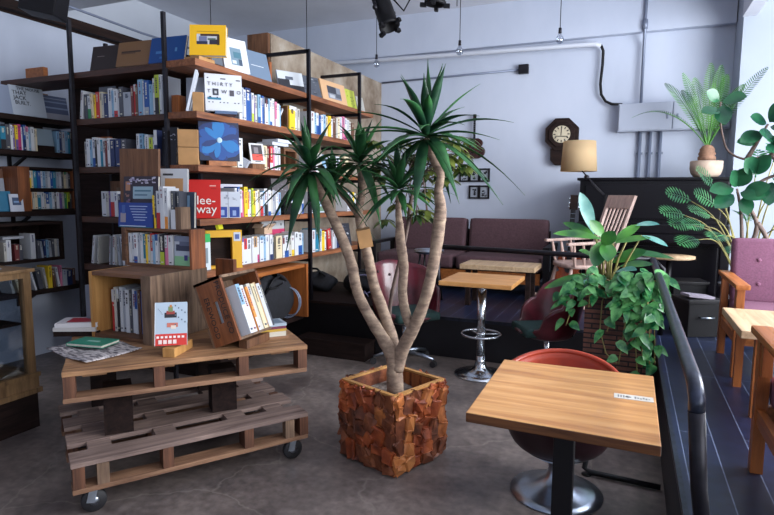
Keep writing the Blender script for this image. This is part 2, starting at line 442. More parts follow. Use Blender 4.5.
# ------------------------------------------------------------------ room shell
P = 0.36      # platform height
YB = 7.2      # back wall
H = 3.75
b = B(); b.mm((-6.0, -2.6, -0.06), (3.0, YB + 0.1, 0.0)); struct(b.build('floor', M['floor']))
b = B(); b.mm((-6.0, -2.6, H), (3.0, YB + 0.1, H + 0.1)); struct(b.build('ceiling', M['ceiling']))
b = B(); b.mm((-6.0, YB, -0.05), (3.0, YB + 0.15, H + 0.05)); struct(b.build('wall_back', M['wall']))
b = B(); b.mm((-5.7, YB - 0.1, 3.25), (0.93, YB + 0.02, H)); struct(b.build('trim_1', M['wall']))          # deeper upper wall band
b = B(); b.mm((-4.9, -2.6, 0), (-4.78, YB, 2.9)); struct(b.build('wall_left', M['wall']))
b = B(); b.mm((-5.75, -2.6, 2.9), (-5.6, YB, H)); b.mm((-5.75, -2.6, 2.84), (-4.78, YB, 2.9)); struct(b.build('wall_upper_left', M['wall_white']))
b = B(); b.mm((-4.78, -2.6, 2.92), (-4.70, YB, 3.0)); b.mm((-4.84, -2.6, 2.9), (-4.78, YB, 2.94)); struct(b.build('trim_2', M['dark_wood_y']))
b = B(); b.mm((-5.6, 3.6, 3.3), (-4.5, 4.3, H)); struct(b.build('trim_3', M['ceiling']))
b = B(); b.mm((-6.0, -2.7, 0), (-1.6, -2.6, H)); b.mm((2.2, -2.7, 0), (3.0, -2.6, H)); b.mm((-1.6, -2.7, 0), (2.2, -2.6, 0.8)); b.mm((-1.6, -2.7, 3.2), (2.2, -2.6, H)); struct(b.build('wall_front', M['wall']))
b = B()
for xx in (-1.6, 0.27, 2.14): b.mm((xx, -2.68, 0.8), (xx + 0.06, -2.62, 3.2))
for zz in (0.8, 3.14): b.mm((-1.6, -2.679, zz), (2.2, -2.621, zz + 0.06))
fr = struct(b.build('window_3', M['steel']))  # unseen window added behind the camera to carry the fill light
b = B(); b.mm((-1.56, -2.655, 0.83), (2.16, -2.65, 3.17)); b.build('pane', M['glass'], fr)
# right wall with two big windows (outside the picture, where the daylight comes from)
XR = 2.7
b = B()
b.mm((XR, -2.6, 0), (XR + 0.15, YB, 0.75)); b.mm((XR, -2.6, 3.3), (XR + 0.15, YB, H))
for y0, y1 in ((-2.6, -1.4), (1.7, 2.1), (5.6, YB)): b.mm((XR, y0, 0.75), (XR + 0.15, y1, 3.3))
struct(b.build('wall_right', M['wall']))
for i, (y0, y1) in enumerate(((-1.4, 1.7), (2.1, 5.6))):
    b = B()
    for yy in (y0, (y0 + y1) / 2 - 0.03, y1 - 0.06): b.mm((XR + 0.03, yy, 0.75), (XR + 0.11, yy + 0.06, 3.3))
    for zz in (0.75, 3.24, 2.5): b.mm((XR + 0.031, y0, zz), (XR + 0.109, y1, zz + 0.06))
    fr = struct(b.build('window_%d' % (i + 1), M['steel']))
    b = B(); b.mm((XR + 0.06, y0, 0.78), (XR + 0.066, y1, 3.28)); b.build('pane', M['glass'], fr)
# pillar against the back wall, right
b = B(); b.mm((0.94, 6.72, 0.0), (1.75, YB, H)); struct(b.build('pillar', mat_mottle('pillar_paint', [(150, 158, 172), (160, 167, 180)], 0.8, 0.7, 0.03, 5)))
b = B(); b.mm((0.93, 5.6, 3.2), (1.05, 6.72, H)); struct(b.build('trim_4', M['ceiling']))
# partition of bare concrete behind the bookcase
b = B(); b.mm((-3.42, 4.62, 0.0), (-3.17, YB, 2.93)); struct(b.build('wall_partition', M['concrete']))
b = B(); b.mm((-3.41, 4.585, 0.0), (-3.18, 4.62, 2.93)); struct(b.build('trim_5', M['board']))
# platform
b = B(); b.mm((-2.03, 4.78, 0.0), (2.7, YB, P)); b.mm((-3.17, 5.63, 0.0), (-2.03, YB, P)); b.mm((0.232, -2.6, 0.0), (2.7, 4.78, P))
pf = struct(b.build('platform_floor', [M['planks']]))
b = B(); b.mm((-2.02, 4.74, 0.0), (0.24, 4.779, P - 0.02)); b.mm((0.222, -2.6, 0), (0.2315, 4.78, P - 0.02)); struct(b.build('trim_6', M['plat_side']))
b = B(); b.mm((0.218, -2.6, P - 0.025), (0.236, 4.78, P + 0.004)); b.mm((-2.02, 4.735, P - 0.025), (0.236, 4.779, P + 0.004)); struct(b.build('trim_7', M['rail']))
# low dark step in front of the platform, left
b = B(); b.mm((-2.72, 4.30, 0.0), (-2.04, 4.499, 0.135)); b.mm((-2.72, 4.29, 0.135), (-2.03, 4.499, 0.155))
tag(b.build('step', M['dark_wood']), 'low dark wooden step at the foot of the black platform', 'step')

# ------------------------------------------------------------------ wall fixtures
def cable(name, label, pts, r, mat, cat='pipe', group=None):
    b = B(); b.tube(pts, r, 8); return tag(b.build(name, mat), label, cat, group)
cable('cable_duct', 'white horizontal cable pipe running high across the back wall', [(-5.5, 7.06, 3.265), (-3.75, 7.06, 3.215), (-2.0, 7.06, 3.18), (-0.45, 7.06, 3.15), (-0.40, 7.08, 3.13)], 0.028, M['pipe_white'])
cable('black_cable', 'black cable bending down from the white pipe to the grey wall box',
      [(-0.40, 7.1, 3.15), (-0.37, 7.14, 3.09), (-0.37, 7.14, 2.95), (-0.385, 7.14, 2.72), (-0.37, 7.14, 2.6), (-0.32, 7.14, 2.52), (-0.25, 7.14, 2.485), (-0.14, 7.14, 2.475)], 0.016, M['black_plastic'], 'cable')
cd = thing('conduit_pipe', 'thin grey conduit along the back wall ending at a small dark box', 'pipe', (-1.3, 7.18, 2.96))
b = B(); b.tube([(-1.85, 0, -0.03), (0, 0, 0)], 0.012, 8); b.build('pipe', M['conduit'], cd)
b = B(); b.box((0.03, -0.01, 0), (0.12, 0.06, 0.11), bev=0.008); b.build('junction_box', M['steel'], cd)
vc = thing('conduit_pipe', 'vertical grey conduit from the ceiling to the top of the wall box', 'pipe', (0.055, 7.14, 2.47))
b = B(); b.tube([(0, -0.06, H - 2.47), (0, -0.06, 0.72), (0, 0, 0.66), (0, 0, 0)], 0.016, 8); b.build('pipe', M['conduit'], vc)
b = B(); b.tube([(0, -0.06, 0.80), (0, -0.06, 0.90)], 0.028, 10); b.build('coupling', M['conduit'], vc)
ords = ['left', 'middle', 'right']
for i, px in enumerate((0.065, 0.17, 0.275)):
    b = B(); b.tube([(px, 7.165, P), (px, 7.165, 2.17)], 0.019, 8)
    b.box((px, 7.18, 1.92), (0.07, 0.03, 0.025))
    tag(b.build('conduit_pipe', M['conduit']), '%s one of the three blue-grey conduits below the wall box' % ords[i], 'pipe', 'conduits under the wall box')
eb = thing('electrical_box', 'wide pale grey electrical box on the back wall above the piano', 'electrical box', (0.38, 7.2, 2.16))
b = B(); b.mm((-0.555, -0.14, 0), (0.555, 0, 0.31), bev=0.006); b.build('housing', M['panel_grey'], eb)
for s in (-1, 1):
    b = B(); b.mm((0.006 if s > 0 else -0.545, -0.152, 0.012), (0.545 if s > 0 else -0.006, -0.14, 0.298), bev=0.003)
    d = b.build('door', M['panel_grey'], eb)
    b = B(); b.box((0.05 * s, -0.157, 0.15), (0.012, 0.012, 0.05)); b.build('latch', M['conduit'], d)

# pendant bulbs
pend = [((-2.93, 6.5), 3.02, 'pendant bulb hanging nearest the concrete partition'),
        ((-1.74, 6.0), 2.95, 'pendant bulb hanging above the tallest yucca crown'),
        ((-0.72, 6.0), 2.97, 'pendant bulb hanging above the wall clock'),
        ((-4.35, 5.2), 2.98, 'pendant bulb on a cord behind the blue display book')]
for (px, py), z, lb in pend:
    t = thing('pendant_bulb', lb, 'lamp', (px, py, H), 0, 'pendant bulbs')
    zz = z - H
    b = B(); b.tube([(0, 0, 0), (0, 0, zz + 0.10)], 0.004, 6); b.lathe([(0.001, 0), (0.03, 0), (0.03, -0.02), (0.001, -0.03)], 12); b.build('cord', M['black_plastic'], t)
    b = B(); b.lathe([(0.001, zz + 0.11), (0.014, zz + 0.11), (0.017, zz + 0.06), (0.001, zz + 0.058)], 12); b.build('socket', M['steel'], t)
    b = B(); b.lathe([(0.012, zz + 0.06), (0.018, zz + 0.045), (0.034, zz + 0.02), (0.040, zz), (0.034, zz - 0.026), (0.015, zz - 0.04), (0.001, zz - 0.042)], 16); b.build('bulb', M['bulb'], t)
cable('hanging_cord', 'thin bare cord hanging from the ceiling by the spotlights', [(-1.66, 5.6, H), (-1.66, 5.6, 3.28)], 0.004, M['black_plastic'], 'cord')
cable('hanging_cord', 'thin bare cord hanging above the concrete partition end', [(-3.55, 5.9, H), (-3.55, 5.9, 2.95)], 0.004, M['black_plastic'], 'cord')

def spotlight(loc, rz, label, tilt=0.45):
    t = thing('spotlight', label, 'spotlight', loc, rz, 'ceiling spotlights')
    b = B(); b.lathe([(0.001, 0), (0.05, 0), (0.05, -0.025), (0.001, -0.03)], 16); b.tube([(0, 0, -0.02), (0, 0, -0.5)], 0.012, 8); b.build('mount', M['black_plastic'], t)
    R = Matrix.Rotation(tilt, 4, 'Y')
    def tf(b):
        for v in b.bm.verts: v.co = Vector((0, 0, -0.62)) + (R @ v.co)
    b = B(); b.lathe([(0.001, 0.13), (0.055, 0.12), (0.075, 0.07), (0.078, 0.0), (0.078, -0.13), (0.088, -0.135), (0.088, -0.16), (0.074, -0.16), (0.070, -0.1), (0.001, -0.09)], 20); tf(b); b.build('lamp_can', M['black_plastic'], t)
    b = B()
    for s in (-1, 1):
        b.bar((0, 0.098 * s, 0.0), (0, 0.098 * s, 0.17), 0.03, 0.008, up=(0, 1, 0)); b.ball((0, 0.11 * s, 0), 0.022)
    b.box((0, 0, 0.17), (0.03, 0.2, 0.008)); tf(b); b.build('bracket', M['steel'], t)
    for a in range(4):
        an = a * PI / 2; b = B()
        b.box((0.095 * math.cos(an), 0.095 * math.sin(an), -0.165), (0.05, 0.03, 0.03), (0, 0, an))
        tf(b); b.build('filter_clip', M['black_plastic'], t)
    b = B(); b.tube([(0, 0, -0.3), (0.1, 0.0, -0.55), (0.2, 0.02, -0.66), (0.26, 0.05, -0.55), (0.26, 0.06, -0.2), (0.22, 0.06, 0)], 0.008, 6); b.build('power_cable', M['black_plastic'], t)
spotlight((-1.96, 4.5, H - 0.17), -0.35, 'black ceiling spotlight hanging above the yucca', -0.42)
spotlight((-1.50, 4.5, H - 0.02), 0.2, 'black spotlight cut off by the top edge, right of its twin', 0.1)
ls = thing('loudspeaker', 'dark loudspeaker box hanging at the top left corner', 'loudspeaker', (-3.86, 2.9, 2.655))
b = B(); b.box((0, 0, 0.25), (0.24, 0.2, 0.45), (0, 0.18, 0.5), bev=0.01); b.build('cabinet', M['black'], ls)
b = B(); b.tube([(0, 0, 0.45), (0, 0, 1.05)], 0.015, 8); b.build('hanger', M['steel'], ls)
cable('thin_cable', 'pale cable sagging behind the top of the left steel pole', [(-4.72, 3.0, 3.02), (-4.6, 3.6, 3.06), (-4.55, 4.4, 3.02), (-4.6, 5.6, 3.05)], 0.012, M['conduit'], 'cable')

# clock
ck = thing('wall_clock', 'octagonal dark wooden pendulum clock on the back wall', 'clock', (-0.79, 7.2, 1.80))
b = B(); oct_ = [(0.205 * math.cos(PI / 8 + k * PI / 4), 0.36 + 0.205 * math.sin(PI / 8 + k * PI / 4)) for k in range(8)]
b.prism(oct_, -0.09, 0.0); o2 = [(0.16 * math.cos(PI / 8 + k * PI / 4), 0.36 + 0.16 * math.sin(PI / 8 + k * PI / 4)) for k in range(8)]
b.prism(o2, -0.105, -0.085); b.build('case', M['dark_wood'], ck, bevel=0.006)
b = B(); b.prism([(-0.125, 0.2), (-0.125, 0.06), (-0.07, 0.0), (0.07, 0.0), (0.125, 0.06), (0.125, 0.2)], -0.08, 0.0); b.build('pendulum_box', M['dark_wood'], ck, bevel=0.005)
b = B(); b.prism([(0.10 * math.cos(k * PI / 16), 0.36 + 0.10 * math.sin(k * PI / 16)) for k in range(32)], -0.11, -0.1); dl = b.build('dial', M['dial'], ck)
b = B()
for k in range(12):
    a = k * PI / 6; b.box((0.08 * math.sin(a), -0.1115, 0.36 + 0.08 * math.cos(a)), (0.012, 0.003, 0.026), (0, a, 0))
b.build('hour_marks', M['ink'], dl)
b = B(); b.bar((-0.006, -0.113, 0.345), (0.0, -0.113, 0.425), 0.008, 0.003, up=(0, 1, 0)); b.bar((-0.075, -0.113, 0.338), (0.075, -0.113, 0.333), 0.009, 0.003, up=(0, 1, 0)); b.build('clock_hands', M['ink'], dl)

# small framed prints
for i, (px, pz, lb) in enumerate([(-1.985, 1.69, 'small black framed print, left of the upper row of three'), (-1.855, 1.69, 'small black framed print, middle of the upper row of three'),
                                  (-1.725, 1.69, 'small black framed print, right of the upper row of three'), (-1.855, 1.475, 'small black framed print, left of the lower pair'),
                                  (-1.725, 1.475, 'small black framed print, right of the lower pair')]):
    t = thing('framed_print', lb, 'picture', (px, 7.2, pz - 0.085), 0, 'small framed prints above the sofa')
    b = B(); w, h = 0.058, 0.17
    for s in (-1, 1): b.mm((s * w - 0.01, -0.025, 0), (s * w + 0.01, 0, h))
    b.mm((-w, -0.024, 0), (w, 0, 0.02)); b.mm((-w, -0.024, h - 0.02), (w, 0, h)); b.build('frame', M['black'], t)
    b = B(); b.mm((-w, -0.012, 0.01), (w, -0.004, h - 0.01)); b.build('mat_board', flat((150, 156, 168)), t)
    b = B(); r2 = random.Random(i + 3)
    for k in range(7): b.box((r2.uniform(-0.022, 0.022), -0.0135, 0.085 + r2.uniform(-0.05, 0.05)), (r2.uniform(0.012, 0.034), 0.003, r2.uniform(0.008, 0.026)), (0, r2.uniform(-1, 1), 0))
    b.build('brush_figure', M['ink'], t)

def stringed(name, label, loc, rot, body_m, L, bw, lower=1.0):
    """small guitar: figure-of-eight body, neck, headstock; origin at the body's bottom"""
    t = thing(name, label, 'guitar', loc, 0, None, rot)
    def w(z):
        u = z / (L * 0.46)
        return bw * (0.5 * math.sqrt(max(0, 1 - ((u - 0.33) / 0.36) ** 2)) if u < 0.58 else max(0.39 * math.sqrt(max(0, 1 - ((u - 0.76) / 0.27) ** 2)), 0.0))
    N = 34; zs = [L * 0.46 * k / N for k in range(N + 1)]
    pr = [(max(w(z), 0.30 * bw if 0.15 < z / (L * 0.46) < 0.9 else w(z)), z) for z in zs]
    pts = [(x, z) for x, z in pr if x > 1e-4]; pts = [(p[0], p[1]) for p in pts] + [(-p[0], p[1]) for p in pts[::-1]]
    b = B(); b.prism(pts, 0, 0.07 * L); bd = b.build('body', body_m, t, bevel=0.006)
    b = B(); b.prism([(0.13 * bw * math.cos(k * PI / 8), L * 0.29 + 0.13 * bw * math.sin(k * PI / 8)) for k in range(16)], -0.0015, 0.001); b.build('sound_hole', M['ink'], bd)
    b = B(); b.box((0, -0.004, L * 0.13), (0.3 * bw, 0.012, 0.014)); b.build('bridge', M['black'], bd)
    b = B(); b.mm((-0.022 * L, -0.008, L * 0.36), (0.022 * L, 0.014, L * 0.86)); nk = b.build('neck', M['black'], t)
    b = B()
    for k in range(9): b.mm((-0.022 * L, -0.0095, L * (0.46 + 0.045 * k)), (0.022 * L, -0.008, L * (0.463 + 0.045 * k)))
    b.build('frets', M['satin'], nk)
    b = B(); b.mm((-0.036 * L, -0.002, L * 0.86), (0.036 * L, 0.012, L)); hd = b.build('headstock', M['dark_wood'], t)
    b = B()
    for s in (-1, 1):
        for k in range(3): b.ball((s * 0.044 * L, 0.006, L * (0.885 + 0.04 * k)), 0.011 * L)
    b.build('tuning_pegs', M['satin'], hd)
    return t
stringed('ukulele', 'dark red small guitar hanging on the back wall', (-1.86, 7.15, 1.90), (0, 0, 0), M['guitar_dark'], 0.55, 0.28)
stringed('guitar', 'brown guitar standing upright behind the rocking chair', (-0.565, 6.05, P + 0.01), (-0.1, 0.03, 0), M['guitar'], 1.08, 0.31)
# ------------------------------------------------------------------ bookcase
bc = thing('bookcase', 'tall L-shaped bookcase of wooden planks on black steel poles', 'bookcase', (-2.86, 3.1, 0))
def loc(o):   # world-space mesh under the bookcase's Empty
    o.matrix_parent_inverse = Matrix.Translation(Vector((2.86, -3.1, 0))); return o
TH = 0.045
ZS = [2.34, 1.995, 1.635, 1.26, 0.89]           # shelf tops, top to bottom
for i, z in enumerate(ZS):
    b = B(); b.mm((-3.0, 3.085, z - TH), (-2.72, 5.95, z), bev=0.004); loc(b.build('shelf', M['shelf_y'], bc))
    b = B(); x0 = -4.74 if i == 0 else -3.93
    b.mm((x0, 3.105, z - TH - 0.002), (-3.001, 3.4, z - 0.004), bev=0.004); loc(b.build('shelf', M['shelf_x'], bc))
b = B(); b.mm((-3.0, 3.1, 0.3), (-2.72, 4.42, 0.34)); loc(b.build('shelf', M['dark_wood_y'], bc))
b = B(); b.mm((-3.93, 3.11, 0.5), (-3.001, 3.4, 0.54)); loc(b.build('shelf', M['dark_wood'], bc))
b = B(); b.mm((-3.04, 3.42, 0.0), (-3.02, 4.585, 2.32)); loc(b.build('back_panel', M['dark_wood_y'], bc))
b = B(); b.mm((-4.35, 3.405, 0.0), (-3.021, 3.42, 2.32)); loc(b.build('back_panel', M['dark_wood'], bc))
for (px, py, z0, z1) in ((-3.905, 3.09, 0, 2.72), (-2.985, 3.085, 0, 2.665), (-3.91, 3.412, 0, 2.62), (-2.99, 3.412, 0, 2.62)):
    b = B(); b.mm((px - 0.0125, py - 0.0125, z0), (px + 0.0125, py + 0.0125, z1)); loc(b.build('pole', M['steel'], bc))
for py, z0 in ((4.52, 0.456), (5.56, 0.456)):
    b = B(); b.mm((-2.719, py - 0.014, z0), (-2.689, py + 0.014, 2.72)); loc(b.build('pole', M['steel'], bc))
    for z in [2.72] + [q - TH for q in ZS]:
        b = B(); b.mm((-3.168, py - 0.014, z - 0.03), (-2.70, py + 0.014, z)); loc(b.build('bracket', M['steel'], bc))

# ------------------------------------------------------------------ books
CN = {'W': ((206, 207, 212), 'white'), 'w': ((190, 186, 178), 'off-white'), 'L': ((160, 164, 174), 'light grey'), 'k': ((72, 74, 84), 'dark grey'),
      'K': ((32, 30, 36), 'black'), 'B': ((36, 80, 148), 'blue'), 'b': ((128, 164, 192), 'light blue'), 'D': ((34, 48, 92), 'navy'),
      'T': ((30, 120, 150), 'teal'), 'R': ((186, 44, 46), 'red'), 'P': ((206, 118, 150), 'pink'), 'M': ((180, 50, 110), 'magenta'), 'Y': ((226, 190, 40), 'yellow'),
      'G': ((52, 132, 84), 'green'), 'g': ((176, 190, 54), 'lime'), 'N': ((98, 64, 48), 'brown'), 'O': ((222, 138, 54), 'orange'),
      'C': ((214, 198, 164), 'cream'), 'n': ((180, 142, 100), 'tan'), 'V': ((104, 82, 140), 'violet'), 'r': ((108, 46, 48), 'maroon')}
ORD = 'first second third fourth fifth sixth seventh eighth ninth tenth eleventh twelfth thirteenth fourteenth fifteenth sixteenth seventeenth eighteenth nineteenth twentieth'.split()
def ordn(i):
    if i < 20: return ORD[i]
    return ['twenty', 'thirty', 'forty', 'fifty'][(i + 1) // 10 - 2] + '-' + ORD[(i + 1) % 10 - 1] if (i + 1) % 10 else ['twentieth', 'thirtieth', 'fortieth', 'fiftieth'][(i + 1) // 10 - 2]
def mk_book(t, h, d, col, band=None, seed=0, name='book', marks=True):
    """upright book: spine at y=0, cover boards at the sides; origin at the lower left spine corner"""
    r = random.Random(seed)
    b = B(); ct = min(0.003, t * 0.16)
    b.mm((0, 0, 0), (t, ct, h)); b.mm((0, ct, 0), (ct, d, h)); b.mm((t - ct, ct, 0), (t, d, h))
    mats = [flat(CN[col][0])]
    e = -0.0006
    if band:
        mats.append(flat(CN[band][0])); hb = h * r.choice((0.16, 0.22, 0.3, 0.42))
        if r.random() < 0.72: z0 = 0.0
        else: z0 = h - hb
        b.quad([(0.0003, e, z0), (t - 0.0003, e, z0), (t - 0.0003, e, z0 + hb), (0.0003, e, z0 + hb)], 1)
    if marks:
        dark = sum(CN[col][0]) < 330
        ink = r.choice(((210, 206, 196), (196, 190, 170))) if dark else r.choice(((46, 44, 58), (60, 66, 110), (120, 50, 60), (50, 60, 80)))
        mats.append(flat(ink)); mi = len(mats) - 1
        n = r.randint(4, 9); z = h * 0.93; ch = h * r.uniform(0.035, 0.06); w = t * r.uniform(0.3, 0.55)
        for k in range(n):
            if r.random() < 0.85:
                x0 = (t - w) / 2 + r.uniform(0, w * 0.2); x1 = (t + w) / 2 - r.uniform(0, w * 0.3)
                b.quad([(x0, 2 * e, z - ch * 0.8), (x1, 2 * e, z - ch * 0.8), (x1, 2 * e, z), (x0, 2 * e, z)], mi)
            z -= ch
        if r.random() < 0.5:
            b.quad([(t * 0.25, 2 * e, h * 0.06), (t * 0.75, 2 * e, h * 0.06), (t * 0.75, 2 * e, h * 0.10), (t * 0.25, 2 * e, h * 0.10)], mi)
    o = b.build(name, mats)
    b = B(); b.mm((ct, ct, 0.003), (t - ct, d - 0.003, h - 0.003)); b.build('pages', M['pages'], o)
    return o

def row(toks, start, length, z, axis, front, where, group, depth=0.145, hs=1.0, seed=0, scale=True):
    """a row of books from left to right; axis 'y' (spines face +x) or 'x' (spines face -y)"""
    items = []
    for tk in toks.split():
        lean = 0
        if '/' in tk: tk, ln = tk.split('/'); lean = float(ln)
        col = tk[0]; band = None
        if tk[-1].isalpha(): band = tk[-1]; tk = tk[:-1]
        t, h = tk[1:].split('.')
        items.append((col, int(t) / 1000.0, (int(h) / 1000.0 if len(h) > 2 else int(h) / 100.0) * hs, band, lean))
    tot = sum(i[1] + abs(math.sin(math.radians(i[4]))) * i[2] * 0.6 for i in items)
    k = length / tot if scale else 1.0
    p = 0.0; n = 0
    for i, (col, t, h, band, lean) in enumerate(items):
        t *= k; a = math.radians(lean)
        if col == '_': p += t; continue
        d = depth * (0.88 + 0.12 * ((i * 37 + seed * 11) % 10) / 10)
        o = mk_book(t - 0.0015, h, d, col, band, seed * 100 + i)
        adv = t + abs(math.sin(a)) * h * 0.6 * k
        lift = t * math.sin(a) if a > 0 else 0.0
        off = 0.0 if a >= 0 else math.sin(-a) * h * 0.6 * k
        jx = 0.012 * ((i * 53 + seed * 7) % 10) / 10
        q = p + off
        zz = z + (abs(lift) if a > 0 else 0.0) + 0.0005
        if axis == 'y': o.location = (front - jx, start + q, zz); o.rotation_euler = (0, a, PI / 2)
        else: o.location = (start + q, front + jx, zz); o.rotation_euler = (0, a, 0)
        size = 'thin ' if t < 0.016 else ('thick ' if t > 0.033 else '')
        lb = size + CN[col][1] + (' tall' if h > 0.235 else '') + ' book'
        lb = size + ('tall ' if h > 0.235 else '') + CN[col][1] + ' book'
        if band: lb += ' with %s band' % CN[band][1]
        lb += ', %s from left, %s' % (ordn(n), where)
        tag(o, lb, 'book', group)
        p += adv; n += 1

XF = -2.735
# long side, second shelf
row('W34.20K W18.24b L14.24 W16.23 B34.25D W15.22g V10.20 w16.21 b20.22B W12.20 B16.22 W24.21K b16.21 W18.20B W20.22 P14.20W W22.19 b12.18', 3.50, 0.63, ZS[1], 'y', XF, 'second shelf, left of pole', 'books on the second shelf, long side', seed=1)
row('Y34.20W W10.20 w14.19', 4.255, 0.16, ZS[1], 'y', XF, 'second shelf, just before middle pole', 'books at the middle pole, second shelf', seed=2)
row('W30.20 b16.19 W20.20B B14.18 W20.19 b22.20 C18.19 Y22.20 W16.18 N26.21 w14.20 C20.21 W22.22 P18.23 W24.22M W22.21 w20.20 N24.19', 4.60, 0.90, ZS[1], 'y', XF, 'second shelf, right of middle pole', 'books on the second shelf, far part', seed=3)
# long side, third shelf
row('C44.21 W46.22', 3.475, 0.12, ZS[2], 'y', XF, 'third shelf beside blue flower print', 'cream and white books on the third shelf', seed=4)
row('C30.19 r18.18 R22.19W P16.18 W26.20 W14.19', 3.86, 0.24, ZS[2], 'y', XF, 'third shelf, right of wooden block', 'books on the third shelf, long side', seed=5)
row('W22.18 w18.19 b20.18 W16.17 k24.19 W20.18 N18.17 C20.19', 4.62, 0.75, ZS[2], 'y', XF, 'third shelf, right of middle pole', 'books on the third shelf, far part', seed=6)
# long side, fourth shelf
row('W16.22 B14.23W W18.21M P12.20 Y26.23 O14.19W W16.21 g14.22 Y18.20 W20.20 C16.21 W24.19R b14.20 W26.22K W22.21B w20.20 L20.21 W26.20B b22.19', 3.50, 0.60, ZS[3], 'y', XF, 'fourth shelf, left of middle pole', 'books on the fourth shelf, long side', seed=7)
row('W22.20B b16.22 W18.21 L20.20 W16.22B', 4.27, 0.21, ZS[3], 'y', XF, 'fourth shelf, right of black box', 'books by the black box, fourth shelf', seed=8)
row('W18.20 b18.19 W20.18B _300.1 W18.19 L20.20 W16.18 Y22.20 W20.19', 4.60, 0.95, ZS[3], 'y', XF, 'fourth shelf, right of middle pole', 'books on the fourth shelf, far part', seed=9)
# long side, fifth shelf
row('W26.18B W34.21V W22.20R W30.20 W12.21 W26.21n W14.20M W28.21b b18.20 W26.21 W22.21D k14.20', 3.475, 0.52, ZS[4], 'y', XF, 'fifth shelf, right of yellow box', 'white books on the fifth shelf', seed=10)
row('C36.19 W12.17r W28.19B w22.20 W18.18Y W24.21 W28.20B b12.19', 4.03, 0.44, ZS[4], 'y', XF, 'fifth shelf, below the open book covers', 'books on the fifth shelf by the middle pole', seed=11)
row('W22.21 T28.22 W18.21b Y24.19 W14.18 R30.20/-9 W18.19 L20.18 D22.20 K30.19', 4.62, 0.62, ZS[4], 'y', XF, 'fifth shelf, right of middle pole', 'books on the fifth shelf, far part', seed=12)
# short side (facing the camera)
YF = 3.125
row('W14.21/8 k20.18 W22.17G C14.18/-5 Y10.17 R22.19 C20.19 w10.18 D26.17 W28.21 b12.19 W24.20R W12.19 k24.21 L46.17 r16.21 R14.22W N14.21 b26.25 W14.24 B28.24L b20.21 W16.25 g24.27K W14.27 L26.26', -3.885, 0.86, ZS[1], 'x', YF, 'second shelf, short side', 'books on the second shelf, short side', seed=13)
row('w16.19 W18.21 b14.20 W20.22B K10.20 W18.21 T12.20 W18.20 r12.19 W14.21 D26.20', -3.86, 0.31, ZS[2], 'x', YF, 'third shelf, short side, by left pole', 'books on the third shelf by the left pole', seed=14)
row('D36.20 k34.20', -3.54, 0.11, ZS[2], 'x', YF, 'third shelf, short side, behind brown board', 'dark binders on the third shelf', seed=15)
row('W16.23 b22.23 T14.22 W22.22 g22.20 W12.20 D20.25W', -3.32, 0.20, ZS[2], 'x', YF, 'third shelf, short side, right of board', 'books on the third shelf right of the brown board', seed=16)
row('W30.19 w14.18 V8.19 R26.19W W18.19 D14.17 w18.15 k24.16', -3.71, 0.28, ZS[3], 'x', YF, 'fourth shelf, short side', 'books on the fourth shelf, short side', seed=17)
row('W14.22/9 w10.21/7 _60.1 L10.22/5 W14.23/4 w12.22 L14.23/-3 W16.22/-5 W10.22/-7', -3.85, 0.40, ZS[4], 'x', YF, 'fifth shelf, short side', 'thin magazines on the fifth shelf, short side', seed=18)

# loose items on the bookcase: face-out books, prints, boxes
def facing(name, label, cat, w, h, t, col, at, yaw, lean=8.0, rects=(), texts=(), pages=True, group=None, spine=None):
    """face-out book or print: front cover faces -y when yaw=0; rects in 0..1 of the cover (u0,v0,u1,v1,colour)"""
    c = flat(col) if not isinstance(col, bpy.types.Material) else col
    at = (at[0], at[1], at[2] + max(0.0, t * math.sin(math.radians(lean))))
    o = thing(name, label, cat, at, 0, group, (-math.radians(lean), 0, math.radians(yaw)))
    b = B(); ct = min(0.003, t * 0.3)
    b.mm((-w / 2, 0, 0), (w / 2, ct, h)); b.mm((-w / 2, t - ct, 0), (w / 2, t, h)); b.mm((-w / 2, ct, 0), (-w / 2 + ct, t - ct, h))
    mats = [c]; idx = {}
    for j, (u0, v0, u1, v1, cc) in enumerate(rects):
        if cc not in idx: mats.append(flat(cc)); idx[cc] = len(mats) - 1
        e = -0.0006 - 0.00015 * j
        X0 = -w / 2 + u0 * w; X1 = -w / 2 + u1 * w
        b.quad([(X0, e, v0 * h), (X1, e, v0 * h), (X1, e, v1 * h), (X0, e, v1 * h)], idx[cc])
    b.build('cover', mats, o)
    if pages:
        b = B(); b.mm((-w / 2 + ct, ct, 0.003), (w / 2 - 0.003, t - ct, h - 0.003)); b.build('pages', M['pages'], o)
    for (s, u, v, size, cc) in texts:
        text_part('lettering', s, size, flat(cc), o, (-w / 2 + u * w, -0.004, v * h), sp=0.72 if '\n' in s else 1.0)
    return o
def spk(seed, n, area, cols, sw=(0.02, 0.12), sh=(0.02, 0.08)):
    r = random.Random(seed); u0, v0, u1, v1 = area
    out = []
    for k in range(n):
        w = r.uniform(*sw); h = r.uniform(*sh); x = r.uniform(u0, u1 - w); y = r.uniform(v0, v1 - h)
        out.append((x, y, x + w, y + h, r.choice(cols)))
    return out
Z1 = ZS[0] + 0.001
facing('book', 'dark brown face-out book on the top shelf, next to the left pole', 'book', 0.27, 0.185, 0.03, (48, 36, 36), (-3.635, 3.15, Z1), 4, 13, [(0.2, 0.55, 0.45, 0.58, (120, 112, 108))])
facing('book', 'tan brown face-out book on the top shelf left of the blue one', 'book', 0.30, 0.185, 0.035, (126, 92, 62), (-3.345, 3.14, Z1), 4, 14, [(0.12, 0.55, 0.7, 0.62, (60, 42, 36)), (0.12, 0.50, 0.55, 0.54, (88, 62, 46))])
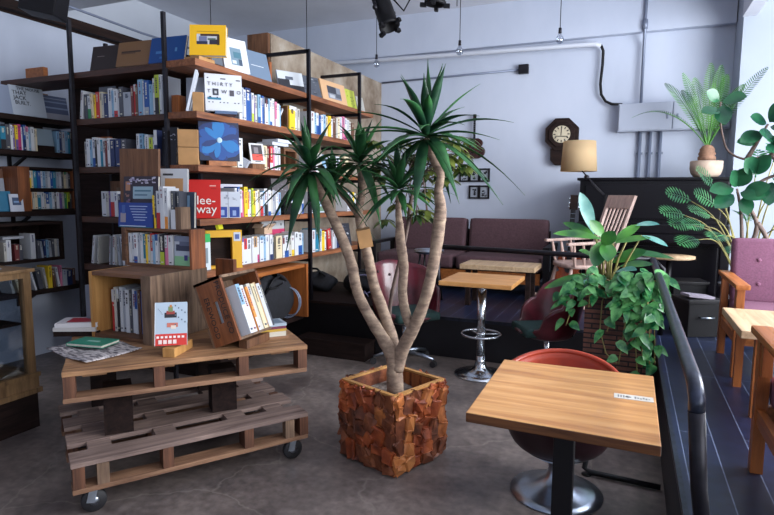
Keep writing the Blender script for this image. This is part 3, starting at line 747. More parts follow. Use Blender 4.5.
facing('book', 'blue face-out book on the top shelf behind the steel pole', 'book', 0.30, 0.19, 0.022, (24, 72, 138), (-3.03, 3.14, Z1), 4, 14, [(0.18, 0.36, 0.42, 0.46, (70, 124, 184)), (0.30, 0.16, 0.5, 0.24, (58, 112, 176)), (0.72, 0.4, 0.78, 0.55, (90, 140, 190))])
b = B(); b.mm((-2.9, 3.28, Z1), (-2.76, 3.3, Z1 + 0.21)); tag(b.build('wooden_board', M['board']), 'brown board standing behind the blue book on the top shelf', 'board')
b = B(); b.mm((-4.57, 3.2, Z1), (-4.36, 3.24, Z1 + 0.095)); tag(b.build('wooden_block', M['orange_wood']), 'small orange-brown wooden block on the top plank, far left', 'block')
b = B(); b.mm((-3.74, 3.3, Z1), (-3.62, 3.33, Z1 + 0.10)); tag(b.build('wooden_block', M['dark_wood']), 'small dark block behind the dark brown book on top', 'block')
ph = [(0.2, 0.36, 0.82, 0.70, (196, 196, 200)), (0.2, 0.36, 0.5, 0.46, (40, 44, 70)), (0.55, 0.36, 0.82, 0.52, (44, 40, 58)), (0.26, 0.46, 0.48, 0.62, (110, 116, 150)), (0.3, 0.63, 0.82, 0.70, (60, 40, 44)), (0.5, 0.5, 0.72, 0.56, (76, 96, 84)), (0.76, 0.34, 0.83, 0.66, (60, 42, 30)), (0.2, 0.77, 0.8, 0.79, (176, 136, 30))]
facing('book', 'bright yellow face-out book with a photograph, on the top shelf corner', 'book', 0.245, 0.21, 0.045, (232, 178, 22), (-2.70, 3.185, Z1 + 0.028), 26, 8, ph)
b = B(); b.mm((-2.86, 3.14, Z1), (-2.735, 3.3, Z1 + 0.026)); tag(b.build('wooden_block', M['cardboard']), 'flat brown block under the bright yellow book', 'block')
facing('framed_print', 'white framed print with a small teal picture, on the top shelf', 'picture', 0.22, 0.26, 0.02, (210, 212, 220), (-2.755, 3.585, Z1), 72, 14, [(0.3, 0.2, 0.74, 0.72, (110, 134, 150)), (0.42, 0.42, 0.74, 0.6, (70, 112, 128)), (0.6, 0.2, 0.74, 0.4, (60, 76, 96)), (0.34, 0.24, 0.5, 0.34, (196, 204, 214))], pages=False)
facing('book', 'large slate grey face-out book on the top shelf', 'book', 0.29, 0.235, 0.025, (104, 122, 144), (-2.775, 3.875, Z1), 80, 16, [(0.32, 0.47, 0.78, 0.49, (214, 218, 226))])
b = B(); b.box((-2.84, 4.06, Z1 + 0.09), (0.10, 0.03, 0.18)); tag(b.build('wooden_block', M['orange_wood_z']), 'orange-brown upright block right of the slate grey book', 'block')
facing('framed_print', 'white and black print leaning on the concrete, left of the grey one', 'picture', 0.26, 0.20, 0.02, (200, 204, 210), (-2.84, 4.47, Z1), 62, 18, [(0.0, 0, 0.45, 0.6, (40, 40, 48)), (0.45, 0.0, 1, 0.35, (36, 36, 44)), (0.3, 0.6, 0.6, 0.75, (90, 96, 110))], pages=False)
facing('framed_print', 'dark grey print leaning behind the middle steel pole', 'picture', 0.34, 0.20, 0.02, (74, 78, 88), (-2.79, 4.68, Z1), 76, 18, spk(5, 26, (0.02, 0.04, 0.98, 0.96), ((108, 112, 122), (56, 58, 68), (130, 134, 142))), pages=False)
b = B(); b.box((-2.95, 4.88, Z1 + 0.083), (0.08, 0.12, 0.15), (0, -0.2, 0.1)); tag(b.build('box', M['black']), 'small black box between the two framed prints on the top shelf', 'box')
facing('framed_print', 'tan framed print with a dark photograph, far end of top shelf', 'picture', 0.46, 0.23, 0.025, (206, 164, 124), (-2.80, 5.22, Z1), 86, 13, [(0.24, 0.22, 0.78, 0.78, (128, 132, 142)), (0.24, 0.46, 0.6, 0.78, (58, 60, 70)), (0.55, 0.3, 0.78, 0.5, (84, 88, 98)), (0.3, 0.26, 0.5, 0.4, (176, 178, 184))], pages=False)
facing('book', 'lime green face-out booklet at the far end of the top shelf', 'book', 0.20, 0.21, 0.012, (178, 186, 70), (-2.78, 5.55, Z1), 86, 13, spk(8, 10, (0.1, 0.1, 0.9, 0.9), ((52, 70, 34), (90, 100, 40))))
facing('book', 'pale grey booklet at the very end of the top shelf', 'book', 0.16, 0.17, 0.012, (168, 166, 160), (-2.78, 5.78, Z1), 86, 13, spk(9, 8, (0.1, 0.1, 0.9, 0.9), ((96, 92, 90), (130, 120, 110))))

Z2 = ZS[1] + 0.001
facing('board', 'plain light grey board standing behind books at the left pole', 'board', 0.17, 0.27, 0.012, (124, 128, 140), (-3.82, 3.31, Z2), 0, 4, pages=False)
facing('board', 'plain white board standing at the shelf corner, second shelf', 'board', 0.17, 0.27, 0.012, (168, 176, 190), (-2.90, 3.30, Z2), 20, 4, pages=False)
b = B(); b.mm((-2.975, 3.125, Z2), (-2.915, 3.2, Z2 + 0.12)); tag(b.build('wooden_block', M['orange_wood_z']), 'small brown block before the plain white board, second shelf', 'block')
facing('book', 'tall white book seen nearly edge-on, leaning at the shelf corner, second shelf', 'book', 0.14, 0.285, 0.016, (198, 202, 212), (-2.845, 3.15, Z2), 128, -14)
dots = [(0.06, 0.87, 0.1, 0.9, (40, 40, 52)), (0.42, 0.86, 0.56, 0.89, (50, 50, 60)), (0.84, 0.84, 0.96, 0.87, (50, 50, 60))]
for vv in (0.22,):
    for k in range(9):
        if (k * 7 + int(vv * 10)) % 4: dots.append((0.08 + k * 0.1, vv, 0.115 + k * 0.1, vv + 0.028, (46, 46, 58)))
dots += [(0.2, 0.42, 0.36, 0.60, (50, 52, 62)), (0.25, 0.47, 0.31, 0.54, (170, 174, 180)), (0.66, 0.42, 0.78, 0.58, (72, 68, 78)), (0.06, 0.30, 0.42, 0.36, (34, 110, 140)), (0.1, 0.35, 0.16, 0.39, (34, 44, 60)), (0.3, 0.35, 0.34, 0.38, (34, 60, 80))]
facing('book', 'large white face-out book covered in small black marks, second shelf', 'book', 0.255, 0.262, 0.03, (204, 206, 214), (-2.69, 3.335, Z2 + 0.0215), 46, 6, dots, [('T H I R T Y', 0.07, 0.68, 0.036, (46, 46, 58)), ('T', 0.06, 0.48, 0.036, (46, 46, 58)), ('W', 0.44, 0.48, 0.036, (46, 46, 58)), ('O', 0.85, 0.48, 0.036, (46, 46, 58))])
b = B(); b.box((-2.70, 3.36, Z2 + 0.011), (0.15, 0.15, 0.02), (0, 0, 0.75)); tag(b.build('book', flat((76, 96, 128))), 'slate blue book lying flat under the white marked book', 'book')
b = B(); b.box((-2.765, 3.155, Z2 + 0.065), (0.07, 0.05, 0.13), (0, 0, 0.6)); tag(b.build('box', M['cardboard']), 'orange cardboard piece left of the white marked book', 'box')
be = thing('bookend', 'brown triangular wooden bookend at the end of white books', 'bookend', (-2.86, 4.185, Z2))
b = B(); b.mm((-0.10, 0.05, 0), (0.11, 0.066, 0.195)); b.build('upright', M['board'], be)
b = B(); b.mm((-0.10, -0.07, 0), (0.11, 0.05, 0.014)); b.build('foot_plate', M['orange_wood'], be)
b = B(); b.bar((0.06, -0.06, 0.014), (0.06, 0.05, 0.17), 0.02, 0.016); b.build('brace', flat((196, 198, 206)), be)
b = B(); b.box((-2.88, 4.92, Z2 + 0.235), (0.12, 0.26, 0.035), (0, 0, 0.1)); tag(b.build('book', M['board']), 'dark brown book lying across the far books, second shelf', 'book')

Z3 = ZS[2] + 0.001
facing('book', 'black face-out book with white script, third shelf by the corner', 'book', 0.13, 0.27, 0.02, (32, 31, 40), (-3.055, 3.16, Z3), 4, 5, spk(12, 18, (0.1, 0.62, 0.95, 0.97), ((190, 190, 200), (150, 152, 164)), (0.04, 0.16), (0.012, 0.03)))
for k in (0, 1):
    b = B(); b.box((-2.87, 3.165, Z3 + 0.06 + 0.123 * k), (0.135, 0.10, 0.12), (0, 0, 0.62), bev=0.004)
    tag(b.build('cardboard_box', M['cardboard']), '%s one of two stacked tan boxes left of the blue flower print' % ('lower', 'upper')[k], 'box', 'stacked tan boxes on the third shelf')
fl = thing('flower_print', 'square blue flower print standing on the third shelf', 'picture', (-2.71, 3.30, Z3 + 0.036), 0, None, (-0.10, 0, math.radians(50)))
b = B(); b.mm((-0.14, 0, 0), (0.14, 0.012, 0.275)); cnv = b.build('canvas', flat((8, 22, 58)), fl)
b = B(); r_ = random.Random(4)
lim = lambda v: Vector((max(-0.139, min(0.139, v.x)), v.y, max(0.002, min(0.273, v.z))))
for q in range(3):
    for k in range(6):
        a = k * PI / 3 + 0.45 + (0.0, 0.16, -0.14)[q]; L_ = (0.165, 0.15, 0.13)[q]; wd = (0.075, 0.04, 0.022)[q]
        c0 = Vector((0.0, -0.0006 - 0.0008 * q - 0.0001 * k, 0.145)); dx = math.cos(a); dz = math.sin(a)
        ring = [(0.0, 0), (0.3, 0.7), (0.6, 1.0), (0.85, 0.75), (1.0, 0.15), (0.93, -0.4), (0.7, -0.95), (0.35, -0.75)]
        vs = [b.bm.verts.new(lim(c0 + Vector((dx * L_ * f - dz * wd * s_, 0, dz * L_ * f + dx * wd * s_)))) for f, s_ in ring]
        b.bm.faces.new(vs).material_index = (k % 2, 2 if k % 2 else 1, 2 if k % 3 else 0)[q]
b.ball((0, -0.004, 0.145), 0.02, 3, 10, (1, 0.12, 1))
b.build('petals', [flat((6, 40, 98)), flat((10, 68, 138)), flat((20, 108, 172)), flat((170, 196, 216))], fl)
b = B(); b.box((-2.73, 3.34, Z3 + 0.0175), (0.07, 0.20, 0.034), (0, 0, -0.6)); tag(b.build('wooden_block', M['orange_wood']), 'orange-brown block lying at the foot of the flower print', 'block')
b = B(); b.box((-2.80, 3.68, Z3 + 0.05), (0.10, 0.10, 0.06), (0, 0.5, 0.4)); b.box((-2.86, 3.66, Z3 + 0.03), (0.08, 0.10, 0.06)); tag(b.build('paper_stack', flat((186, 190, 202))), 'small pale paper bundle right of the thick white book', 'paper')
facing('postcard', 'small white framed card with black and red picture, third shelf', 'card', 0.125, 0.165, 0.006, (206, 204, 206), (-2.735, 3.79, Z3 + 0.04), 64, 14, [(0.12, 0.14, 0.88, 0.92, (48, 40, 46)), (0.14, 0.16, 0.86, 0.46, (206, 66, 50)), (0.3, 0.5, 0.6, 0.8, (120, 110, 116)), (0.3, 0.08, 0.7, 0.12, (60, 60, 60))], pages=False)
b = B(); b.mm((-2.80, 3.70, Z3), (-2.725, 3.86, Z3 + 0.038)); tag(b.build('wooden_block', M['board']), 'brown block holding up the small framed card', 'block')
for k, (yy, c, l) in enumerate(((4.0, (196, 198, 208), 'lower'), (4.08, (204, 208, 220), 'upper'))):
    b = B(); b.mm((-2.90, yy, Z3 + 0.205 + 0.03 * k), (-2.745, yy + 0.24, Z3 + 0.232 + 0.03 * k)); tag(b.build('book', flat(c)), '%s of two pale books lying across the third shelf row' % l, 'book', 'pale books lying across the third shelf row')
bx = thing('wooden_box', 'dark brown wooden frame box near the middle pole, third shelf', 'box', (-2.86, 4.28, Z3))
b = B()
for a_, c_ in (((-0.1, -0.1, 0), (0.11, -0.08, 0.19)), ((-0.1, 0.08, 0), (0.11, 0.1, 0.19)), ((-0.1, -0.08, 0), (0.11, 0.08, 0.02)), ((-0.1, -0.08, 0.17), (0.11, 0.08, 0.19)), ((-0.1, -0.08, 0.02), (-0.09, 0.08, 0.17))): b.mm(a_, c_)
b.build('box_frame', M['board'], bx)

Z4 = ZS[3] + 0.001
o = facing('book', 'large red face-out book lettered in white, fourth shelf corner', 'book', 0.215, 0.275, 0.02, (204, 34, 28), (-2.765, 3.185, Z4), 34, 10, [(0.66, 0.83, 0.86, 0.855, (236, 180, 170)), (0.7, 0.76, 0.88, 0.775, (150, 30, 30))], [('lee-\nway', 0.24, 0.36, 0.088, (240, 236, 230))])
facing('boxed_set', 'white and blue upright box in front of the red book', 'box', 0.165, 0.19, 0.05, (196, 202, 214), (-2.695, 3.365, Z4), 42, 2, [(0.05, 0.02, 0.42, 0.42, (44, 70, 150)), (0.52, 0.02, 0.95, 0.42, (40, 64, 140)), (0.46, 0, 0.48, 1, (120, 126, 140)), (0.15, 0.1, 0.3, 0.3, (150, 170, 210)), (0.65, 0.08, 0.8, 0.28, (140, 160, 205))] + spk(3, 8, (0.1, 0.5, 0.9, 0.95), ((150, 156, 170),)))
b = B(); b.mm((-2.82, 3.425, Z4), (-2.725, 3.485, Z4 + 0.18)); tag(b.build('wooden_block', M['board']), 'dark brown upright block left of the fourth shelf book row', 'block')
facing('book', 'pale face-out book with a small portrait, behind the boxed set', 'book', 0.30, 0.25, 0.02, (178, 176, 194), (-2.895, 3.585, Z4), 66, 4, [(0.04, 0.45, 0.26, 0.9, (70, 30, 40)), (0.1, 0.55, 0.2, 0.8, (170, 110, 90)), (0.75, 0.72, 0.98, 0.92, (40, 70, 120))])
b = B(); b.mm((-2.84, 4.12, Z4), (-2.715, 4.26, Z4 + 0.10), bev=0.006); b.mm((-2.82, 4.15, Z4 + 0.1), (-2.74, 4.22, Z4 + 0.125)); tag(b.build('box', M['black_plastic']), 'small black box on the fourth shelf left of the middle pole', 'box')
facing('framed_print', 'small landscape picture right of the middle pole, fourth shelf', 'picture', 0.26, 0.12, 0.012, (176, 186, 196), (-2.73, 4.78, Z4), 84, 8, [(0.05, 0.1, 0.95, 0.5, (96, 120, 96)), (0.05, 0.5, 0.95, 0.9, (160, 184, 206))], pages=False)
facing('book', 'dark face-out photo book left of the pale magazine, fourth shelf', 'book', 0.20, 0.18, 0.015, (84, 78, 82), (-2.78, 4.18, Z4 + 0.128), 80, 10, spk(21, 12, (0.1, 0.1, 0.9, 0.9), ((150, 150, 156), (44, 40, 44))))
b = B(); b.mm((-3.8, 3.3, Z4), (-3.62, 3.33, Z4 + 0.27)); tag(b.build('wooden_board', M['board']), 'brown board standing at the back of the fourth shelf, by the pole', 'board')
b = B(); b.mm((-3.68, 3.25, Z4), (-3.5, 3.275, Z4 + 0.22)); tag(b.build('wooden_board', M['crate_z']), 'lighter brown board in front of the taller one, fourth shelf', 'board')
b = B(); b.mm((-3.86, 3.24, ZS[2]), (-3.72, 3.27, ZS[2] + 0.235)); tag(b.build('wooden_board', M['orange_wood_z']), 'small brown board behind the books by the left pole, third shelf', 'board')

Z5 = ZS[4] + 0.001
gb = thing('boxed_set', 'white upright file with a bright green top, fifth shelf', 'box', (-2.93, 3.14, Z5))
b = B(); b.mm((0, 0, 0), (0.16, 0.10, 0.20)); b.build('file_box', flat((196, 204, 210)), gb)
b = B(); b.mm((-0.001, -0.002, 0.20), (0.161, 0.101, 0.26)); b.build('lid', flat((42, 158, 82)), gb)
b = B(); b.mm((0.161, 0.03, 0.05), (0.163, 0.07, 0.16)); b.build('label', flat((120, 132, 140)), gb)
yb = thing('yellow_box', 'yellow box frame with dark inside, on the fifth shelf', 'box', (-2.72, 3.33, Z5), 0, None, (0, 0, math.radians(50)))
b = B()
for a_, c_ in (((-0.13, 0, 0), (-0.105, 0.08, 0.28)), ((0.06, 0, 0), (0.13, 0.08, 0.28)), ((-0.105, 0, 0.23), (0.06, 0.08, 0.28)), ((-0.105, 0, 0), (0.06, 0.08, 0.02)), ((-0.105, 0.07, 0.02), (0.06, 0.08, 0.23))): b.mm(a_, c_)
b.build('frame', flat((214, 160, 26)), yb)
b = B(); b.mm((-0.104, 0.06, 0.02), (0.059, 0.069, 0.23)); b.build('backing', M['dark_wood'], yb)
b = B(); b.mm((0.07, -0.002, 0.20), (0.12, -0.0005, 0.265)); b.build('label', flat((190, 194, 206)), yb)
b = B(); b.mm((0.08, -0.0035, 0.215), (0.11, -0.002, 0.25)); b.build('label', flat((70, 90, 150)), yb)
b = B(); b.box((-2.79, 3.36, Z5 + 0.325), (0.02, 0.11, 0.085), (0, -0.2, 0.4)); tag(b.build('card', flat((206, 206, 40))), 'lime yellow card standing on top of the yellow box frame', 'card')
cb_ = thing('cardboard_box', 'small open cardboard box on top of the white books', 'box', (-2.84, 3.98, Z5 + 0.2125)); cb_.scale = (0.7, 0.62, 0.8)
b = B(); b.mm((-0.07, -0.08, 0), (0.07, 0.10, 0.006)); b.mm((-0.07, -0.08, 0.006), (-0.064, 0.1, 0.07)); b.mm((0.064, -0.08, 0.006), (0.07, 0.1, 0.07)); b.mm((-0.064, -0.08, 0.006), (0.064, -0.074, 0.07)); b.mm((-0.064, 0.094, 0.006), (0.064, 0.1, 0.07)); b.build('tray', flat((190, 160, 134)), cb_)
b = B(); b.box((0.10, 0.01, 0.085), (0.07, 0.17, 0.005), (0, -0.6, 0)); b.box((0, -0.11, 0.085), (0.13, 0.07, 0.005), (0.6, 0, 0)); b.build('flap', flat((200, 170, 146)), cb_)
facing('book', 'grey and magenta face-out book behind the cream book row', 'book', 0.30, 0.24, 0.02, (176, 178, 182), (-2.905, 4.24, Z5 + 0.07), 84, 3, [(0.0, 0.30, 1.0, 0.68, (188, 50, 96))] + spk(11, 10, (0.05, 0.72, 0.95, 0.98), ((96, 98, 104), (130, 132, 138)), (0.05, 0.1), (0.05, 0.12)) + spk(12, 8, (0.1, 0.34, 0.9, 0.62), ((226, 170, 186),), (0.08, 0.2), (0.03, 0.06)))
facing('book', 'large dark face-out photo book at the far end, fifth shelf', 'book', 0.24, 0.24, 0.02, (40, 42, 52), (-2.76, 5.33, Z5), 80, 10, spk(17, 18, (0.1, 0.1, 0.9, 0.9), ((120, 124, 134), (176, 178, 184), (70, 72, 84)), (0.06, 0.3), (0.02, 0.06)))

# things in the lowest bay and by its foot
wb = thing('wooden_crate', 'large orange-brown wooden box lying on its side, lowest bay', 'crate', (-2.86, 3.98, 0.3405))
b = B(); b.mm((-0.12, 0.33, 0), (0.24, 0.36, 0.48)); b.build('side_panel', M['orange_wood_z'], wb)
b = B(); b.mm((-0.12, -0.38, 0.45), (0.22, 0.33, 0.48)); b.build('top_panel', M['orange_wood'], wb)
b = B(); b.mm((-0.14, -0.38, 0), (-0.12, 0.36, 0.48)); b.build('back_panel', M['orange_wood'], wb)
bag = thing('bag', 'black fabric bag with round rims, inside the wooden box', 'bag', (-2.73, 3.93, 0.3415))
b = B()
def bagf(u, v):
    a = u * 2 * PI; k = math.sin(PI * min(1, max(0, v))) ** 0.45
    return (0.115 * math.cos(a) * (0.3 + 0.7 * k), (0.29 + 0.02 * math.sin(3 * a)) * math.sin(a) * (0.25 + 0.75 * k) , max(0.0, 0.42 * v + 0.02 * math.sin(2 * a + 4 * v)))
b.grid(bagf, 28, 14, closed_u=True)
bm_ = b.bm; b.build('body', M['black_cloth'], bag, smooth=True)
b = B()
for k, (dy, r) in enumerate(((0.14, 0.135), (0.165, 0.13), (0.19, 0.12))):
    b.tube([(0.06 + r * 0.75 * math.sin(a * PI / 12) , dy + 0.03 * math.sin(a * PI / 12), 0.17 + r * math.cos(a * PI / 12)) for a in range(-3, 16)], 0.0045, 6, 0)
b.build('rim', M['conduit'], bag)
b = B(); b.tube([(0.08, -0.2, 0.30), (0.10, -0.12, 0.40), (0.08, 0.0, 0.42), (0.06, 0.12, 0.36)], 0.012, 6); b.tube([(0.1, -0.18, 0.34), (0.12, -0.1, 0.34), (0.11, 0.0, 0.36)], 0.008, 6); b.build('strap', M['black_plastic'], bag)
bn = thing('bench', 'low black bench box at the bookcase foot, holding bags and cables', 'bench', (-2.52, 5.05, 0))
b = B(); b.mm((-0.49, -0.545, 0.43), (0.49, 0.575, 0.455), bev=0.003); b.build('seat', M['dark_wood'], bn)
b = B(); b.mm((-0.485, -0.54, 0), (0.485, 0.57, 0.43)); b.build('body', M['black'], bn)
for k, (dx, dy, sx_, lb) in enumerate(((-0.36, 0.05, 0.9, 'black bag on the bench, beside the middle steel pole'), (0.16, 0.08, 1.15, 'black bag heaped with cables at the right of the bench'))):
    bg = thing('bag', lb, 'bag', (-2.55 + dx, 5.0 + dy, 0.4555))
    b = B()
    b.grid(lambda u, v: (0.22 * sx_ * math.cos(u * 2 * PI) * math.sin(PI * (0.08 + 0.92 * v) / 1.0) ** 0.5 if v < 1 else 0, 0.16 * math.sin(u * 2 * PI) * math.sin(PI * (0.08 + 0.92 * v)) ** 0.5 if v < 1 else 0, max(0.0, 0.20 * sx_ * v + 0.02 * math.sin(6 * u * PI + 3 * v))), 26, 10, closed_u=True)
    b.build('body', M['black_cloth'], bg, smooth=True)
    b = B(); b.tube([(-0.12, -0.1, 0.16), (-0.06, -0.16, 0.24), (0.06, -0.16, 0.24), (0.12, -0.1, 0.16)], 0.012, 6); b.build('handle', M['black_plastic'], bg)
b = B(); b.tube([(-2.32 + 0.12 * math.cos(a * 0.5), 4.87 + 0.01 * math.sin(a), P + 0.22 + 0.09 * math.sin(a * 0.5) ) for a in range(-1, 12)], 0.006, 6)
b.tube([(-2.42, 4.85, P + 0.105), (-2.38, 4.85, P + 0.18), (-2.34, 4.84, P + 0.115), (-2.30, 4.84, P + 0.16), (-2.26, 4.84, P + 0.105)], 0.006, 6)
tag(b.build('cable_coil', flat((120, 116, 150))), 'loop of pale cable lying against the black bag on the bench', 'cable')

# ------------------------------------------------------------------ left wall shelves
XL = -4.5
wl = ['top', 'second', 'third', 'fourth']
for i, z in enumerate((2.05, 1.775, 1.285, 0.63)):
    s = thing('wall_shelf', '%s dark wooden shelf on the left wall' % ('highest', 'second highest', 'third highest', 'lowest')[i], 'shelf', (-4.64, 2.6, z), 0, 'dark shelves on the left wall')
    b = B(); b.mm((-0.138, -0.9, -0.04), (0.14, 1.05, 0)); b.build('plank', M['dark_wood_y'], s)
    for yy in (-0.3, 0.55):
        b = B(); b.mm((-0.138, yy - 0.012, -0.16), (-0.115, yy + 0.012, -0.04)); b.bar((-0.12, yy, -0.15), (0.08, yy, -0.045), 0.02, 0.02); b.build('bracket', M['steel'], s)
za, zb, zc, zd = 2.051, 1.776, 1.286, 0.631
facing('board', 'plain pale board at the left end of the highest wall shelf', 'board', 0.34, 0.23, 0.012, (138, 148, 170), (XL - 0.02, 2.88, za), 90, 12, pages=False)
facing('book', 'white face-out book with bold black words, highest wall shelf', 'book', 0.27, 0.24, 0.014, (176, 184, 196), (XL - 0.01, 3.18, za), 86, 12, [], [('THE HOUSE', 0.2, 0.86, 0.035, (36, 36, 46)), ('THAT', 0.06, 0.70, 0.044, (36, 36, 46)), ('JACK', 0.08, 0.53, 0.044, (36, 36, 46)), ('BUILT.', 0.1, 0.36, 0.044, (36, 36, 46))])
facing('board', 'brown board behind the striped book, highest wall shelf', 'board', 0.16, 0.225, 0.02, M['board'], (XL - 0.12, 3.36, za), 88, 8, pages=False)
facing('book', 'navy and grey striped face-out book, highest wall shelf', 'book', 0.22, 0.2, 0.02, (62, 74, 104), (XL - 0.02, 3.42, za), 86, 10, [(0, 0, 1, 0.25, (140, 140, 150)), (0.0, 0.45, 1, 0.52, (120, 134, 160)), (0.0, 0.7, 1, 0.76, (110, 124, 150)), (0.0, 0.86, 1, 0.9, (120, 130, 150))])
row('W18.17/14 T30.17K k28.19 W16.19 V12.18 Y16.19V M20.20 W10.18 B16.20D W18.19P b12.18 W20.19 w10.18 C12.18', 2.86, 0.36, zb, 'y', XL, 'second highest wall shelf', 'colourful books on the second highest wall shelf', seed=31)
facing('wooden_block', 'dark brown board standing mid second highest wall shelf', 'board', 0.13, 0.22, 0.02, M['dark_wood'], (XL - 0.1, 3.29, zb), 88, 6, pages=False)
facing('card', 'blank pale card in a dark stand on the second wall shelf', 'card', 0.14, 0.14, 0.01, (132, 148, 160), (XL - 0.015, 3.30, zb + 0.05), 86, 12, [], pages=False)
b = B(); b.mm((XL - 0.06, 3.23, zb), (XL - 0.005, 3.37, zb + 0.05)); tag(b.build('card_stand', M['dark_wood']), 'dark wooden stand under the blank pale card', 'stand')
row('b14.18 D12.19 L14.18 b16.19 T12.18 k14.19 w12.18 N12.17 k12.18', 3.39, 0.22, zb, 'y', XL, 'right end of second wall shelf', 'books at the right end of the second highest wall shelf', seed=32)
# two tier crate with books
cr = thing('book_crate', 'two-tier dark wooden crate full of books, third wall shelf', 'crate', (XL, 3.03, zc))
b = B(); b.mm((-0.2, 0, 0), (0.0, 0.10, 0.36)); b.build('side_panel', M['crate_red'], cr)
b = B(); b.mm((-0.2, 0.49, 0), (0.0, 0.512, 0.36)); b.build('side_panel', M['crate_red'], cr)
b = B(); b.mm((-0.2, 0.1, 0.34), (0.0, 0.49, 0.36)); b.build('top_panel', M['dark_wood_y'], cr)
b = B(); b.mm((-0.2, 0.1, 0.168), (0.0, 0.49, 0.188)); b.build('shelf', M['dark_wood_y'], cr)
b = B(); b.mm((-0.2, 0.1, 0), (0.0, 0.49, 0.014)); b.build('bottom_panel', M['dark_wood_y'], cr)
b = B(); b.mm((-0.22, 0, 0), (-0.2, 0.512, 0.36)); b.build('back_panel', M['dark_wood_y'], cr)
row('Y12.14W C10.14 T18.14 B16.14 W10.14 b14.14 L12.14 W10.14 B14.14 T16.14 L14.14 W12.14 k12.14 C10.14G w12.14 k12.13', 3.135, 0.38, zc + 0.189, 'y', XL - 0.02, 'upper tier of left wall crate', 'paperbacks in the upper tier of the wall crate', 0.1, seed=33)
row('O12.14 w10.14 C14.14 T16.14W W12.14 w10.13 B16.14W b14.14 W10.14 k10.14 W16.14 V10.13 w12.14 G14.13 g12.14K k10.13', 3.135, 0.38, zc + 0.015, 'y', XL - 0.02, 'lower tier of left wall crate', 'paperbacks in the lower tier of the wall crate', 0.1, seed=34)
facing('postcard', 'white card with a small blue photo, left of the two-tier crate', 'card', 0.10, 0.14, 0.008, (186, 190, 204), (XL + 0.005, 3.01, zc), 80, 8, [(0.2, 0.36, 0.84, 0.8, (44, 66, 104)), (0.3, 0.5, 0.7, 0.6, (120, 150, 190))], pages=False)
facing('book', 'teal face-out book at the left edge on the third wall shelf', 'book', 0.12, 0.16, 0.02, (20, 104, 138), (XL - 0.03, 2.93, zc), 84, 8)
facing('board', 'pale board with a brown top edge, behind the teal book', 'board', 0.2, 0.34, 0.012, (150, 154, 164), (XL - 0.14, 2.92, zc), 88, 5, [(0, 0.78, 1, 1, (104, 66, 46))], pages=False)
# wall crate below
cw = thing('wall_crate', 'dark wooden crate fixed to the left wall, holding a few books', 'crate', (XL, 2.8, 0.865))
b = B(); b.mm((-0.275, -0.2, 0), (0.0, 0.02, 0.33)); b.build('side_panel', M['crate_red'], cw)
b = B(); b.mm((-0.275, 0.575, 0), (0.0, 0.6, 0.33)); b.build('side_panel', M['dark_wood_y'], cw)
b = B(); b.mm((-0.275, 0.02, 0.305), (0.0, 0.575, 0.33)); b.build('top_panel', M['dark_wood_y'], cw)
b = B(); b.mm((-0.275, 0.02, 0), (0.0, 0.575, 0.025)); b.build('bottom_panel', M['dark_wood_y'], cw)
b = B(); b.mm((-0.279, -0.2, 0), (-0.275, 0.6, 0.33)); b.build('back_panel', M['dark_wood_y'], cw)
row('w14.15 W24.17 _14.1 r24.13 k20.13 _20.1 _20.1 W26.21 _6.1 k16.15 L12.14/-6 D14.15 b12.15 L14.14/-4 k16.15 w12.15 L12.15', 2.90, 0.47, 0.8905, 'y', XL - 0.02, 'crate fixed to left wall', 'books in the crate fixed to the left wall', seed=35)
b = B(); b.box((XL - 0.1, 2.99, 0.8905 + 0.185), (0.12, 0.17, 0.02)); tag(b.build('book', flat((168, 170, 178))), 'pale book lying across others in the crate on the left wall', 'book')
row('w16.18/-12 C20.17/-14 r30.17/-16 W12.16/-14 k30.16/-10 w14.18/-8 Y26.19 N18.16/-6 W16.17/-8 P16.18 L30.14 D40.13 N24.14', 2.9, 0.6, zd, 'y', XL, 'lowest wall shelf', 'leaning books on the lowest wall shelf', seed=36)
# ------------------------------------------------------------------ pallets
def pallet(name, label, at, ang, L, D, hh, top_gap, mtop, mside, seed, nb=5):
    t = thing(name, label, 'pallet', at, math.radians(ang))
    r = random.Random(seed)
    bt = 0.022
    bw = (D - top_gap * (nb - 1)) / nb
    for k in range(nb):
        y0 = k * (bw + top_gap)
        b = B(); b.mm((r.uniform(-0.006, 0.006), y0, hh - bt), (L + r.uniform(-0.008, 0.008), y0 + bw, hh), bev=0.003)
        b.build('top_board', mtop, t)
    for k in range(4):                       # cross boards, seen between the top boards
        x0 = (0.08, L / 3 + 0.0, 2 * L / 3 - 0.02, L - 0.18)[k]
        b = B(); b.mm((x0, 0.05, hh - 2 * bt), (x0 + 0.10, D - 0.05, hh - 0.003)); b.build('cross_board', mtop, t)
    for y0 in (0.0, D / 2 - 0.05, D - 0.1):
        b = B(); b.mm((0, y0 + 0.002, 0), (L, y0 + 0.1, bt), bev=0.003); b.build('bottom_board', mside, t)
        for x0 in (0.0, L / 3 - 0.0, 2 * L / 3 + 0.02, L - 0.05):
            b = B(); b.mm((x0 + 0.004, y0 + 0.004, bt), (x0 + 0.052, y0 + 0.095, hh - bt - 0.0004)); b.build('block', M['pallet_blk'], t)
    return t
lp = pallet('pallet', 'weathered wooden pallet on caster wheels, the lower of two', (-2.182, 1.621, 0.116), 56.1, 1.128, 0.83, 0.145, 0.095, M['pallet_grey'], M['pallet'], 3, 4)
b = B(); b.mm((0.10, 0.006, 0.022), (0.15, 0.05, 0.12)); b.build('block', M['crate_z'], lp)
b = B(); b.mm((1.00, 0.006, 0.022), (1.05, 0.05, 0.12)); b.build('block', M['crate_z'], lp)
